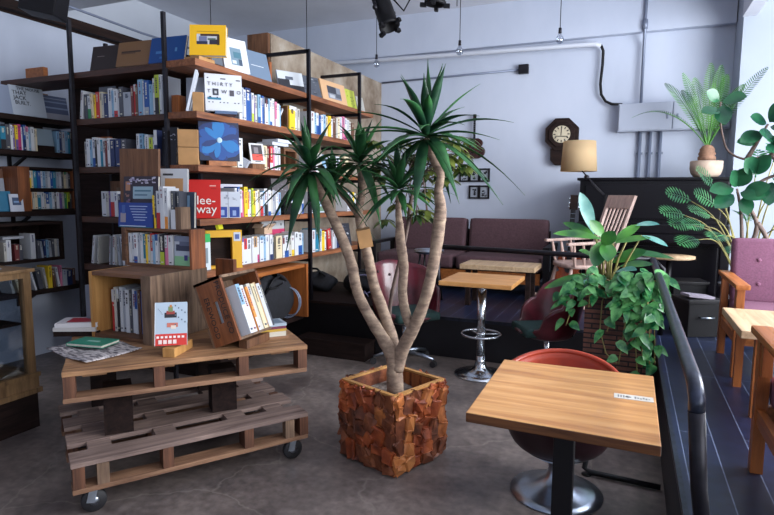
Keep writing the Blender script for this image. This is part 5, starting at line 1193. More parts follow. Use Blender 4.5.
bt = thing('bar_table', 'square wooden pedestal table with chrome column and foot ring', 'table', (-1.045, 4.37, 0), 0)
b = B(); b.mm((-0.28, -0.26, 0.748), (0.28, 0.30, 0.782)); b.build('table_top', M['table'], bt, bevel=0.004)
b = B(); b.lathe([(0.001, 0.0), (0.205, 0.0), (0.207, 0.012), (0.13, 0.022), (0.075, 0.04), (0.05, 0.065), (0.040, 0.11), (0.036, 0.16), (0.001, 0.16)], 36); b.build('base', M['chrome'], bt)
b = B(); b.tube([(0, 0, 0.15), (0, 0, 0.735)], 0.034, 20); b.lathe([(0.034, 0.70), (0.09, 0.735), (0.09, 0.748), (0.001, 0.748)], 20); b.build('column', M['chrome'], bt)
b = B(); R_ = 0.155
b.tube([(R_ * math.cos(k * PI / 16), R_ * math.sin(k * PI / 16), 0.335) for k in range(33)], 0.010, 8, cap=False)
for k in range(3):
    a = k * 2 * PI / 3 + 0.4; b.tube([(0.03 * math.cos(a), 0.03 * math.sin(a), 0.335), (R_ * math.cos(a), R_ * math.sin(a), 0.335)], 0.007, 6)
b.lathe([(0.0345, 0.32), (0.039, 0.32), (0.039, 0.35), (0.0345, 0.35)], 18); b.build('foot_ring', M['chrome'], bt)

ct = thing('coffee_table', 'low wooden slab table in front of the sofa', 'table', (-1.12, 5.50, P), 0)
b = B(); b.mm((-0.38, -0.19, 0.362), (0.34, 0.23, 0.41)); b.build('table_top', M['pale_wood'], ct, bevel=0.005)
for sx in (-0.31, 0.27):
    for sy in (-0.12, 0.15):
        b = B(); b.mm((sx - 0.022, sy - 0.022, 0), (sx + 0.022, sy + 0.022, 0.365)); b.build('leg', M['dark_wood'], ct)

# ------------------------------------------------------------------ orange tub chair
oc = thing('tub_chair', 'orange-red leather tub chair on a round metal pedestal', 'chair', (-0.265, 2.735, 0), math.radians(0))
def tub(rim0, rim1, z0, r0, r1, sx=1.0, sy=1.0, pw=1.6, flare=0.35):
    def f(u, v):
        a = u * 2 * PI
        bk = max(0.0, (1 + math.sin(a)) / 2) ** pw
        zr = rim0 + (rim1 - rim0) * bk
        if v < 0.45:
            t = v / 0.45; r = r0 * math.sin(t * PI / 2) ** 0.9; z = z0 + (0.035 * t ** 2.2)
        else:
            t = (v - 0.45) / 0.55; r = r0 + (r1 - r0) * t ** flare; z = z0 + 0.035 + (zr - z0 - 0.035) * t ** 1.15
        return (r * math.cos(a) * sx, r * math.sin(a) * sy, z)
    return f
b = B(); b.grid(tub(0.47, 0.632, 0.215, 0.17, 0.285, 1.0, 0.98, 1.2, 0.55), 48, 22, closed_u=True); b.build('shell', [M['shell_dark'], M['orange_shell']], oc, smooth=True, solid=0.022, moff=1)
b = B(); b.lathe([(0.001, 0.30), (0.18, 0.30), (0.215, 0.32), (0.22, 0.345), (0.19, 0.365), (0.001, 0.372)], 36); b.build('seat_cushion', M['orange_shell'], oc)
b = B(); ft_ = tub(0.47, 0.632, 0.215, 0.17, 0.285, 1.0, 0.98, 1.2, 0.55); b.tube([ft_(k / 48, 1.0) for k in range(49)], 0.014, 8, cap=False); b.build('piping', M['orange_shell'], oc)
b = B(); b.lathe([(0.001, 0), (0.215, 0), (0.218, 0.008), (0.17, 0.02), (0.09, 0.045), (0.05, 0.085), (0.038, 0.13), (0.045, 0.17), (0.12, 0.198), (0.001, 0.20)], 44); b.build('pedestal', M['satin'], oc)
fr_ = thing('foot_rail', 'low bent black steel foot rail on the floor behind the tub chair', 'rail', (-0.14, 2.98, 0))
b = B(); b.tube([(0.0, 0.02, 0.13), (-0.012, 0.0, 0.035), (0.02, -0.005, 0.02), (0.345, -0.03, 0.02)], 0.014, 8); b.build('tube', M['black'], fr_)
b = B(); b.lathe([(0.001, 0), (0.025, 0), (0.025, 0.006), (0.001, 0.006)], 12, (0.0, 0, 0)); b.build('foot', M['black'], fr_)

# ------------------------------------------------------------------ burgundy swivel chairs
def swivel(label, at, rz):
    t = thing('swivel_chair', label, 'chair', at, rz, None)
    def f(u, v):
        a = u * 2 * PI
        s = math.sin(a); bk = max(0.0, s) ** 0.9; side = abs(math.cos(a)) ** 3
        zr = 0.44 + 0.42 * bk + 0.22 * side * (1 if s > -0.55 else 0.4)
        r0, r1 = 0.21, 0.29 + 0.03 * bk
        if v < 0.4: q = v / 0.4; r = r0 * q ** 0.8; z = 0.37 + 0.03 * q * q
        else: q = (v - 0.4) / 0.6; r = r0 + (r1 - r0) * q ** 0.55; z = 0.40 + (zr - 0.40) * q
        return (r * math.cos(a) * 1.02, r * s * (0.92 + 0.12 * bk * q_(v)), z)
    def q_(v): return max(0, (v - 0.4) / 0.6)
    b = B(); b.grid(f, 48, 20, closed_u=True); b.build('shell', M['burgundy'], t, smooth=True, solid=0.03)
    b = B()
    for sx in (-1, 0, 1):
        for zz in (0.6, 0.76):
            a = PI / 2 + sx * 0.45; v = 0.4 + 0.6 * (zz - 0.40) / (0.50 if sx == 0 else 0.42); p = f(a / (2 * PI), min(v, 0.9)); b.ball((p[0] * 0.94, p[1] * 0.94, p[2]), 0.013, 0, 8)
    b.build('tuft_buttons', M['shell_dark'], t)
    b = B(); b.box((0, -0.05, 0.44), (0.40, 0.42, 0.07), bev=0.03); b.build('seat_cushion', M['green_seat'], t, smooth=True)
    b = B(); b.tube([(0, 0, 0.10), (0, 0, 0.37)], 0.025, 14); b.lathe([(0.001, 0.34), (0.10, 0.352), (0.12, 0.372), (0.001, 0.372)], 18); b.build('column', M['chrome'], t)
    b = B(); b.lathe([(0.001, 0.075), (0.035, 0.075), (0.035, 0.13), (0.001, 0.13)], 16); hb = b.build('hub', M['chrome'], t)
    for k in range(5):
        a = k * 2 * PI / 5 + 0.3
        b = B(); p = Vector((math.cos(a), math.sin(a), 0))
        b.tube([p * 0.03 + Vector((0, 0, 0.105)), p * 0.17 + Vector((0, 0, 0.092)), p * 0.27 + Vector((0, 0, 0.068))], [0.018, 0.016, 0.012], 8)
        lg = b.build('base_leg', M['satin'], t)
        b = B(); q = p * 0.27
        for s in (-1, 1):
            n = Vector((-p.y, p.x, 0)) * 0.011 * s
            b.tube([q + n * 0.4 + Vector((0, 0, 0.028)), q + n * 1.8 + Vector((0, 0, 0.028))], 0.027, 12)
        b.tube([q + Vector((0, 0, 0.02)), q + Vector((0, 0, 0.068))], 0.008, 6); b.build('caster', M['rubber'], lg)
    return t
swivel('burgundy tufted swivel chair with green seat, left of the pedestal table', (-1.72, 4.42, 0), math.radians(50))
swivel('burgundy swivel chair with green seat, between pedestal table and planter', (-0.545, 4.44, 0), math.radians(-60)).scale = (0.88, 0.88, 0.94)

# ------------------------------------------------------------------ sofa
sf = thing('sofa', 'dark aubergine two-seat sofa with dark frame against the back wall', 'sofa', (-1.78, 6.05, P))
def bx(nm, lo, hi, m, par, bev=0.0, rot=None, smooth=False):
    b = B(); lo = Vector(lo); hi = Vector(hi); b.box((lo + hi) / 2, hi - lo, rot, 0, bev); return b.build(nm, m, par, smooth=smooth)
for s in (-1, 1):
    x0 = -0.94 if s < 0 else 0.02
    bx('seat_cushion', (x0, 0.0, 0.26), (x0 + 0.92, 0.72, 0.41), M['sofa'], sf, 0.04, None, True)
    bx('back_cushion', (x0, 0.55, 0.37), (x0 + 0.92, 0.72, 0.80), M['sofa'], sf, 0.05, (-0.16, 0, 0), True)
bx('seat_rail', (-0.94, 0.02, 0.13), (0.94, 0.06, 0.25), M['orange_wood'], sf)
bx('seat_base', (-0.94, 0.06, 0.18), (0.94, 0.74, 0.25), M['dark_wood'], sf)
bx('back_frame', (-0.94, 0.78, 0.1), (0.94, 0.81, 0.66), M['dark_wood'], sf)
for s in (-1, 1):
    b = B(); x = s * 1.0
    b.mm((x - 0.035, -0.02, 0.50), (x + 0.035, 0.72, 0.535)); b.build('armrest', M['black'], sf)
    for yy in (0.02, 0.66):
        b = B(); b.mm((x - 0.03, yy - 0.03, 0), (x + 0.03, yy + 0.03, 0.50)); b.build('leg', M['black'], sf)
    b = B(); b.mm((x - 0.02, 0.05, 0.17), (x + 0.02, 0.63, 0.22)); b.build('stretcher', M['black'], sf)
# dark stools/side objects near the sofa
st = thing('bar_stool', 'chrome and black stool base standing before the sofa\'s left end', 'stool', (-1.85, 5.42, P))
b = B(); b.lathe([(0.001, 0.49), (0.13, 0.49), (0.15, 0.5), (0.15, 0.53), (0.001, 0.54)], 20); b.build('seat', M['satin'], st)
for k in range(4):
    a = PI / 4 + k * PI / 2; b = B(); b.tube([(0.1 * math.cos(a), 0.1 * math.sin(a), 0.49), (0.15 * math.cos(a), 0.15 * math.sin(a), 0.0)], 0.011, 8); b.build('leg', M['black'], st)

# ------------------------------------------------------------------ rail
rl = thing('handrail', 'dark steel handrail along the edge of the platform', 'rail', (0.26, 1.80, P))
o = (0.26, 1.80, P)
def Rr(pts): return [(x - o[0], y - o[1], z - o[2]) for x, y, z in pts]
b = B()
p, r = smooth_path(Rr([(0.185, 4.83, 0.945), (0.19, 3.6, 0.93), (0.195, 2.2, 0.912), (0.197, 1.86, 0.906)]), [0.022] * 4, 6); 
p += [Vector(v) for v in Rr([(0.198, 1.80, 0.896), (0.20, 1.765, 0.87), (0.20, 1.755, 0.83)])]; r += [0.022] * 3
b.tube(p, r, 14); b.build('top_rail', M['rail'], rl)
b = B(); b.tube(Rr([(0.20, 1.755, 0.84), (0.222, 1.775, 0.6), (0.258, 1.80, P)]), 0.0225, 14); b.lathe([(0.001, 0), (0.055, 0), (0.055, 0.008), (0.03, 0.012), (0.001, 0.012)], 18, (0, 0, 0)); b.build('post', M['steel'], rl)
b = B(); b.tube(Rr([(0.185, 4.83, 0.945), (0.2585, 4.83, 0.88), (0.262, 4.83, P)]), 0.02, 10); b.build('post', M['steel'], rl)
b = B(); b.tube(Rr([(0.185, 4.83, 0.945), (-0.2, 4.845, 0.952), (-1.565, 4.845, 0.976)]), 0.022, 10); b.build('cross_rail', M['steel'], rl)
b = B(); b.tube(Rr([(-1.565, 4.845, 0.976), (-1.565, 4.845, P)]), 0.02, 10); b.build('post', M['steel'], rl)

# ------------------------------------------------------------------ rocking chair
rc = thing('rocking_chair', 'brown spindle-back wooden rocking chair behind the rail', 'chair', (-0.42, 5.72, P), math.radians(-60))
RW = M['rocker']
b = B(); b.grid(lambda u, v: ((0.24 * math.copysign(abs(math.cos(u * 2 * PI)) ** 0.6, math.cos(u * 2 * PI))) * min(1, v * 1.0) , 0.22 * math.copysign(abs(math.sin(u * 2 * PI)) ** 0.6, math.sin(u * 2 * PI)) * min(1, v), 0.42 - 0.012 * (1 - v)), 28, 6, closed_u=True); b.build('seat', RW, rc, solid=0.035)
for s in (-1, 1):
    for yy, ly in ((-0.16, -0.22), (0.15, 0.22)):
        b = B(); pts, rr = smooth_path([(s * 0.17, yy, 0.41), (s * 0.19, (yy + ly) / 2, 0.24), (s * 0.21, ly, 0.06)], [0.014, 0.020, 0.014], 5); b.tube(pts, rr, 10); b.build('leg', RW, rc)
    b = B(); b.tube([(s * 0.21, -0.36 + 0.08 * k, 0.018 + 0.10 * ((k - 5) / 6.0) ** 2 + 0.012) for k in range(11)], 0.018, 8); b.build('rocker', RW, rc)
    b = B(); b.bar((s * 0.205, 0.19, 0.42), (s * 0.225, 0.40, 1.08), 0.036, 0.026); b.build('back_post', RW, rc)
    b = B(); b.box((s * 0.25, -0.02, 0.645), (0.06, 0.46, 0.026), (0.05, 0, 0), bev=0.01); b.build('armrest', RW, rc)
    for k, yy in enumerate((-0.17, -0.08, 0.02)):
        b = B(); pts, rr = smooth_path([(s * 0.215, yy + 0.02, 0.42), (s * 0.23, yy + 0.005, 0.52), (s * 0.245, yy - 0.01, 0.64)], [0.010, 0.018, 0.010], 5); b.tube(pts, rr, 8); b.build('arm_spindle', RW, rc)
for k in range(5):
    x = -0.13 + 0.065 * k
    b = B(); b.tube([(x * 0.95, 0.18, 0.42), (x * 1.05, 0.375, 0.98)], 0.010, 8); b.build('spindle', RW, rc)
b = B(); b.box((0, 0.385, 1.02), (0.44, 0.024, 0.13), (-0.3, 0, 0), bev=0.008); b.build('crest_rail', RW, rc)
b = B(); b.tube([(-0.2, -0.2, 0.16), (0.2, -0.2, 0.16)], 0.011, 8); b.tube([(-0.2, 0.2, 0.16), (0.2, 0.2, 0.16)], 0.011, 8); b.build('stretcher', RW, rc)

# floor lamp
fl_ = thing('floor_lamp', 'lamp with cream drum shade on a thin swing arm', 'lamp', (-0.235, 6.18, P))
b = B(); b.lathe([(0.001, 0), (0.13, 0), (0.13, 0.02), (0.02, 0.035), (0.001, 0.035)], 24); b.build('base', M['black'], fl_)
b = B(); b.tube([(0, 0, 0.03), (0, 0, 1.09)], 0.012, 10); b.build('pole', M['black'], fl_)
b = B(); b.tube([(0, 0, 1.08), (-0.14, 0.0, 1.22), (-0.27, 0, 1.37), (-0.27, 0, 1.42)], 0.006, 8); b.tube([(0.0, 0.02, 1.06), (-0.14, 0.02, 1.20), (-0.24, 0.02, 1.34)], 0.005, 6); b.ball((-0.19, 0.0, 1.265), 0.026); b.build('swing_arm', M['steel'], fl_)
b = B(); b.lathe([(0.178, 1.325), (0.158, 1.63)], 40, (-0.27, 0, 0)); b.build('lamp_shade', M['shade'], fl_, solid=0.003)
b = B(); b.tube([(-0.27 - 0.155, 0, 1.6), (-0.27 + 0.155, 0, 1.6)], 0.003, 6); b.lathe([(0.001, 1.42), (0.02, 1.42), (0.02, 1.47), (0.035, 1.51), (0.03, 1.55), (0.001, 1.56)], 14, (-0.27, 0, 0)); b.tube([(-0.27, 0, 1.55), (-0.27, 0, 1.6)], 0.004, 6); b.build('bulb_holder', M['white'], fl_)

# ------------------------------------------------------------------ piano
pn = thing('upright_piano', 'black upright piano against the back wall', 'piano', (0.19, 6.45, P))
PK = M['piano']
bx('case', (-0.70, 0.06, 0.05), (0.70, 0.62, 1.24), PK, pn, 0.006)
bx('lid', (-0.73, 0.03, 1.24), (0.73, 0.64, 1.27), PK, pn, 0.006)
bx('upper_panel', (-0.64, 0.04, 0.84), (0.64, 0.06, 1.20), PK, pn, 0.006)
bx('fallboard', (-0.70, -0.20, 0.70), (0.70, 0.06, 0.80), PK, pn, 0.015)
bx('key_bed', (-0.72, -0.22, 0.62), (0.72, 0.06, 0.70), PK, pn, 0.004)
bx('lower_panel', (-0.64, 0.04, 0.10), (0.64, 0.06, 0.56), PK, pn, 0.006)
bx('plinth', (-0.72, 0.03, 0.0), (0.72, 0.64, 0.05), PK, pn)
for s in (-1, 1):
    bx('leg', (s * 0.67 - 0.04, -0.2, 0.0), (s * 0.67 + 0.04, -0.12, 0.62), PK, pn, 0.008)
b = B()
for k in (-1, 0, 1): b.box((0.07 * k, -0.02, 0.075), (0.035, 0.13, 0.012))
b.build('pedals', M['satin'], pn)

# cycad on the piano
ZPN = P + 1.2705
cy = thing('cycad', 'fern-like cycad palm in a round stone-coloured pot on the piano', 'plant', (0.69, 6.62, ZPN))
b = B(); b.lathe([(0.001, 0), (0.105, 0), (0.135, 0.03), (0.15, 0.09), (0.15, 0.16), (0.14, 0.165), (0.136, 0.15), (0.001, 0.148)], 32); b.build('pot', M['pot_tan'], cy)
b = B()
b.lathe([(0.055, 0.14), (0.08, 0.17), (0.085, 0.20), (0.07, 0.215), (0.082, 0.235), (0.066, 0.26), (0.07, 0.28), (0.045, 0.315), (0.001, 0.33)], 16); b.build('trunk', M['caudex'], cy)
def frond(b, base, end, sag, nl, LL, WW, mi=0, up=None, start=0.2):
    base = Vector(base); end = Vector(end); n = 20
    ctrl = base.lerp(end, 0.5) + Vector((0, 0, sag))
    pts = [(base * (1 - t) ** 2 + ctrl * 2 * t * (1 - t) + end * t * t) for t in [k / n for k in range(n + 1)]]
    b.tube(pts, [0.007 * (1 - 0.8 * k / n) for k in range(n + 1)], 5, mi)
    for k in range(nl):
        t = start + (1 - start) * k / (nl - 1)
        q = base * (1 - t) ** 2 + ctrl * 2 * t * (1 - t) + end * t * t
        tg = ((ctrl - base) * (1 - t) + (end - ctrl) * t).normalized()
        u = Vector(up) if up else Vector((0, 0, 1))
        sd = tg.cross(u)
        if sd.length < 0.15: sd = tg.cross(Vector((0, 1, 0.2)))
        sd.normalize(); nn = sd.cross(tg)
        env = math.sin(PI * (0.12 + 0.86 * (t - start) / (1 - start))) ** 0.6
        for s in (-1, 1):
            d = (sd * s + tg * 0.55 + nn * 0.18)
            b.leaf(q, d, LL * env, WW, 0.12, 0.1, 'oval', 3, mi, nn)
b = B()
fronds = [((-0.72, -0.20, 0.60), 0.36, (0, 0, 1)), ((-0.42, -0.02, 0.95), 0.14, (0.5, -0.8, 0.4)), ((-0.27, -0.12, 1.02), 0.06, (0.5, -0.8, 0.3)), ((-0.16, -0.05, 0.98), 0.05, (0, -1, 0.2)), ((-0.03, -0.10, 1.10), 0.06, (0, -1, 0.3)), ((0.06, -0.12, 1.07), 0.06, (0, -1, 0.3)), ((0.13, 0.0, 1.0), 0.05, (-0.2, -1, 0.2)), ((0.44, -0.12, 1.02), 0.14, (-0.5, -0.8, 0.4)), ((0.28, 0.02, 0.9), 0.12, (-0.5, -0.8, 0.3)), ((-0.25, 0.15, 0.9), 0.12, (0.4, -0.8, 0.4))]
for e, sag, u in fronds: frond(b, (0, 0, 0.30), e, sag, 31, 0.082, 0.0046, 0, u)
b.build('fronds', M['cycad'], cy)

# round side table
rt = thing('side_table', 'small round wooden table by the far end of the handrail', 'table', (0.37, 6.02, P))
b = B(); b.lathe([(0.001, 0.485), (0.20, 0.485), (0.222, 0.49), (0.222, 0.512), (0.001, 0.515)], 36); b.build('table_top', M['pale_wood'], rt)
b = B(); b.tube([(0, 0, 0.02), (0, 0, 0.485)], 0.025, 12); b.build('column', M['black'], rt)
b = B(); b.lathe([(0.001, 0), (0.15, 0), (0.15, 0.02), (0.001, 0.03)], 24); b.build('base', M['black'], rt)

# ------------------------------------------------------------------ woven planter with broad-leaved plant and pothos
wp = thing('planter', 'tall dark red-brown woven planter box between the chairs and rail', 'planter', (-0.04, 4.2, 0))
b = B(); b.mm((-0.21, -0.19, 0), (0.21, -0.17, 0.78)); b.mm((-0.21, 0.17, 0), (0.21, 0.19, 0.78)); b.mm((-0.21, -0.17, 0), (-0.19, 0.17, 0.78)); b.mm((0.19, -0.17, 0), (0.21, 0.17, 0.78)); b.mm((-0.19, -0.17, 0), (0.19, 0.17, 0.02)); b.build('box', M['wicker'], wp)
b = B(); b.mm((-0.217, -0.197, 0.76), (0.217, -0.168, 0.785)); b.mm((-0.217, 0.168, 0.76), (0.217, 0.197, 0.785)); b.mm((-0.217, -0.168, 0.76), (-0.188, 0.168, 0.785)); b.mm((0.188, -0.168, 0.76), (0.217, 0.168, 0.785)); b.build('rim', M['crate_z'], wp)
b = B(); b.mm((-0.189, -0.168, 0.70), (0.189, 0.168, 0.735)); b.build('soil', M['soil'], wp)
bl = thing('broadleaf_plant', 'broad-leaved plant with yellow stems and one large pale blue-green leaf', 'plant', (-0.13, 4.17, 0.735))
def Wl(x, z, y=0.0): return Vector((x + 0.13, y, z - 0.735))
b = B(); leaves = [  # stem top (x,z,y), tip (x,z,y), half width, material
    ((-0.22, 1.17, 0.0), (-0.315, 1.48, -0.03), 0.055, 1), ((-0.16, 1.14, -0.02), (-0.46, 1.21, -0.10), 0.062, 0), ((-0.15, 1.15, -0.05), (-0.24, 1.285, -0.10), 0.05, 0),
    ((-0.13, 1.13, -0.06), (-0.12, 1.03, -0.16), 0.07, 0), ((-0.10, 1.12, -0.03), (0.06, 1.265, 0.0), 0.04, 0), ((0.03, 1.24, 0.0), (0.175, 1.27, -0.02), 0.038, 1), ((-0.09, 1.12, -0.08), (0.12, 1.19, -0.10), 0.045, 0),
    ((0.08, 1.18, -0.08), (0.225, 1.14, -0.12), 0.036, 1), ((-0.08, 1.05, 0.03), (0.26, 1.07, 0.0), 0.045, 0), ((-0.17, 1.13, -0.05), (-0.20, 0.99, -0.12), 0.07, 0), ((-0.16, 1.10, -0.08), (-0.09, 1.22, -0.16), 0.06, 0),
    ((-0.10, 0.98, 0.0), (0.10, 1.10, -0.03), 0.05, 0), ((-0.18, 0.90, -0.05), (-0.50, 0.84, -0.14), 0.058, 0), ((-0.16, 0.88, -0.06), (-0.36, 0.80, -0.20), 0.05, 1), ((-0.08, 0.92, -0.05), (0.05, 0.98, -0.18), 0.06, 1), ((-0.20, 1.15, 0.02), (-0.42, 1.27, 0.05), 0.04, 0), ((-0.05, 0.95, 0.05), (0.15, 1.0, 0.05), 0.05, 0), ((-0.19, 1.0, 0.0), (-0.30, 1.08, -0.1), 0.05, 0)]
for i, (s, t, w, mi) in enumerate(leaves):
    p1 = Wl(s[0], s[1], s[2]); bs = Vector((0.03 * math.cos(i), 0.03 * math.sin(i), 0))
    b.tube([bs, bs.lerp(p1, 0.5) + Vector((0.01 * math.sin(i * 2), 0, 0.04)), p1], [0.008, 0.007, 0.005], 6)
b.build('stems', M['stem'], bl)
for mi, nm, mt in ((0, 'leaves', M['broad']), (1, 'leaves', M['broad_blue'])):
    b = B()
    for i, (s, t, w, m_) in enumerate(leaves):
        if m_ != mi: continue
        p1 = Wl(*[s[0], s[1], s[2]]); p2 = Wl(t[0], t[1], t[2]); d = p2 - p1
        fc = (0.25, -1.0, 0.45) if abs(d.z) > 0.09 else (0.1, -0.55, 1)
        b.leaf(p1, d, d.length * 1.08, w * 0.8, 0.12, 0.22, 'paddle', 10, 0, fc)
    b.build(nm, mt, bl)
po = thing('pothos', 'pothos vine with heart-shaped green leaves trailing over the woven planter', 'plant', (0.0, 4.08, 0.735))
def Wp(x, y, z): return Vector((x, y - 4.08, z - 0.735))
r = random.Random(44); vines = []
ends = [(-0.42, 3.93, 0.70), (-0.36, 3.94, 0.56), (-0.10, 3.93, 0.55), (0.06, 3.92, 0.50), (0.12, 3.93, 0.40), (0.17, 3.94, 0.30), (0.10, 3.92, 0.24), (0.20, 4.0, 0.32), (-0.02, 3.93, 0.34), (0.13, 3.91, 0.52), (0.18, 4.1, 0.62), (0.0, 3.92, 0.66), (-0.22, 3.93, 0.70), (0.06, 3.95, 0.74), (0.20, 4.05, 0.75)]
b = B(); lv = []
for i, e in enumerate(ends):
    s = Wp(r.uniform(-0.15, 0.15), 4.08 + r.uniform(-0.03, 0.05), 0.75); mid = Wp(e[0] * 0.8 + r.uniform(-0.04, 0.04), 3.98, 0.88 + r.uniform(-0.05, 0.06)); en = Wp(*e)
    en2 = mid.lerp(en, 0.45) + Vector((0.02 * math.sin(i), -0.03, 0.02))
    p, rr = smooth_path([s, mid, en2, en], [0.004] * 4, 7); b.tube(p, rr, 5)
    for q in p[4::2]: lv.append(q)
b.tube([Wp(-0.12, 4.0, 0.80), Wp(-0.14, 3.965, 0.74), Wp(-0.145, 3.95, 0.55), Wp(-0.10, 3.94, 0.40), Wp(-0.03, 3.94, 0.34)], 0.004, 5)
b.build('vines', M['stem'], po)
b = B()
for q in lv:
    for k in range(r.choice((1, 1, 1, 2))):
        a = r.uniform(-PI, PI); d = Vector((math.sin(a) * 0.9, -0.35 - 0.3 * r.random(), -0.25 - 0.6 * r.random()))
        pet = q + Vector((r.uniform(-0.035, 0.035), r.uniform(-0.04, 0.0), r.uniform(-0.01, 0.05)))
        b.leaf(pet, d, r.uniform(0.055, 0.105), r.uniform(0.02, 0.036), 0.15, 0.2, 'heart', 6, 0, (r.uniform(-0.4, 0.4), -0.8, 0.6 + 0.5 * r.random()))
for k in range(30):
    q = Wp(r.uniform(-0.28, 0.2), 4.06 + r.uniform(-0.13, 0.1), 0.80 + r.uniform(-0.03, 0.16)); a = r.uniform(0, 2 * PI)
    b.leaf(q, (math.cos(a), math.sin(a) - 0.3, r.uniform(-0.4, 0.3)), r.uniform(0.08, 0.13), r.uniform(0.028, 0.045), 0.2, 0.2, 'heart', 6, 0, (0, -0.5, 1))
b.build('leaves', M['pothos'], po)

# ------------------------------------------------------------------ right hand plants
lp_ = thing('philodendron', 'plant with deeply cut lobed leaves behind the mauve armchair', 'plant', (0.92, 5.55, P))
b = B(); b.lathe([(0.001, 0), (0.15, 0), (0.19, 0.30), (0.20, 0.34), (0.18, 0.34), (0.17, 0.31), (0.001, 0.31)], 26); b.build('pot', M['pot_dark'], lp_)
tips = [(0.47, 1.40, 5.45), (0.42, 1.28, 5.35), (0.56, 1.20, 5.25), (0.66, 1.36, 5.5), (0.52, 1.09, 5.2), (0.70, 1.13, 5.15), (0.62, 1.53, 5.4), (0.98, 1.40, 5.3), (1.06, 1.50, 5.4), (1.08, 1.2, 5.2), (0.85, 1.25, 5.25), (0.60, 1.28, 5.3), (0.95, 1.6, 5.6), (1.2, 1.45, 5.3), (0.48, 1.2, 5.3), (1.05, 1.72, 5.5), (0.8, 1.05, 5.1), (0.9, 1.1, 5.1)]
bs = B(); bl_ = B()
for i, (x, z, y) in enumerate(tips):
    tp = Vector((x - 0.92, y - 5.55, z - P)); ba = Vector((0.03 * math.cos(i * 2.4), 0.03 * math.sin(i * 2.4), 0.33))
    md = ba.lerp(tp, 0.55) + Vector((0, 0, 0.14)); p, rr = smooth_path([ba, md, tp], [0.008, 0.006, 0.004], 6); bs.tube(p, rr, 6)
    d = (tp - md).normalized() + Vector((-0.1, -0.25, -0.35)); d.normalize()
    frond(bl_, tp, tp + d * 0.22, 0.02, 9, 0.11, 0.0085, 0, (-0.1, -0.8, 0.75), 0.08)
bs.build('stems', M['stem'], lp_); bl_.build('leaves', M['lobed'], lp_)
fi = thing('rubber_plant', 'tall rubber plant with round dark leaves at the right edge', 'plant', (0.84, 5.05, P))
b = B(); b.lathe([(0.001, 0), (0.12, 0), (0.15, 0.28), (0.16, 0.30), (0.14, 0.30), (0.13, 0.27), (0.001, 0.27)], 26); b.build('pot', M['pot_dark'], fi)
def Wf(x, z, y=5.1): return Vector((x - 0.84, y - 5.05, z - P))
b = B()
brs = [[(0.84, 0.62), (0.82, 0.95), (0.79, 1.30), (0.75, 1.50)], [(0.83, 0.62), (0.86, 1.0), (0.90, 1.22), (0.82, 1.42), (0.90, 1.55), (1.05, 1.62), (1.2, 1.66)], [(0.90, 1.24), (0.97, 1.12), (1.0, 0.95), (0.92, 0.65)],
       [(1.05, 1.62), (0.95, 1.74), (0.80, 1.72), (0.68, 1.78), (0.63, 1.90), (0.60, 2.06), (0.60, 2.16)], [(0.95, 1.74), (1.05, 1.85), (1.12, 2.0)], [(0.80, 1.72), (0.86, 1.85), (0.92, 1.98)]]
for q in brs:
    p, rr = smooth_path([Wf(*v) for v in q], [0.02 - 0.012 * k / (len(q) - 1) if q is not brs[3] else 0.010 - 0.004 * k / (len(q) - 1) for k in range(len(q))], 6); b.tube(p, rr, 9)
b.build('stem', M['brown_stem'], fi)
fl2 = [(0.60, 2.16, -0.10, 2.24), (0.60, 2.16, 0.14, 0.03), (0.61, 2.10, -0.13, -0.01), (0.60, 2.14, 0.03, -0.13), (0.74, 1.50, -0.17, 0.0), (0.75, 1.50, 0.05, 0.16), (0.75, 1.5, -0.05, 0.14), (0.76, 1.47, 0.15, -0.02), (0.78, 1.44, 0.16, 0.10), (0.74, 1.46, -0.13, -0.08), (0.80, 1.45, 0.02, -0.12), (0.86, 1.60, 0.07, 0.15), (0.88, 1.60, -0.10, 0.13),
       (0.92, 1.98, -0.12, 0.06), (0.92, 1.98, 0.07, 0.15), (0.92, 1.96, 0.14, -0.02), (0.90, 1.92, -0.15, -0.05), (1.12, 2.0, -0.13, 0.05), (1.12, 2.0, 0.1, 0.08), (1.08, 1.93, -0.06, -0.14), (1.03, 1.80, 0.02, -0.16), (1.05, 1.78, -0.14, 0.02), (0.98, 1.76, 0.03, 0.15), (1.1, 1.66, -0.04, -0.14), (1.0, 1.60, 0.12, 0.1), (0.97, 1.56, -0.02, -0.15), (0.98, 1.85, -0.12, 0.08), (0.86, 1.84, -0.13, 0.02)]
b = B(); rf = random.Random(9)
for i, (x, z, dx, dz) in enumerate(fl2):
    if dz > 1: dz = 0.08
    d = Vector((dx, -0.06 - 0.05 * rf.random(), dz)); L_ = d.length * 1.02
    b.leaf(Wf(x, z) + d.normalized() * 0.015, d, L_, L_ * 0.36, 0.12, 0.10, 'oval', 9, 0, (rf.uniform(-0.3, 0.3), -1, 0.5 + 0.5 * rf.random()))
b.build('leaves', M['ficus'], fi)

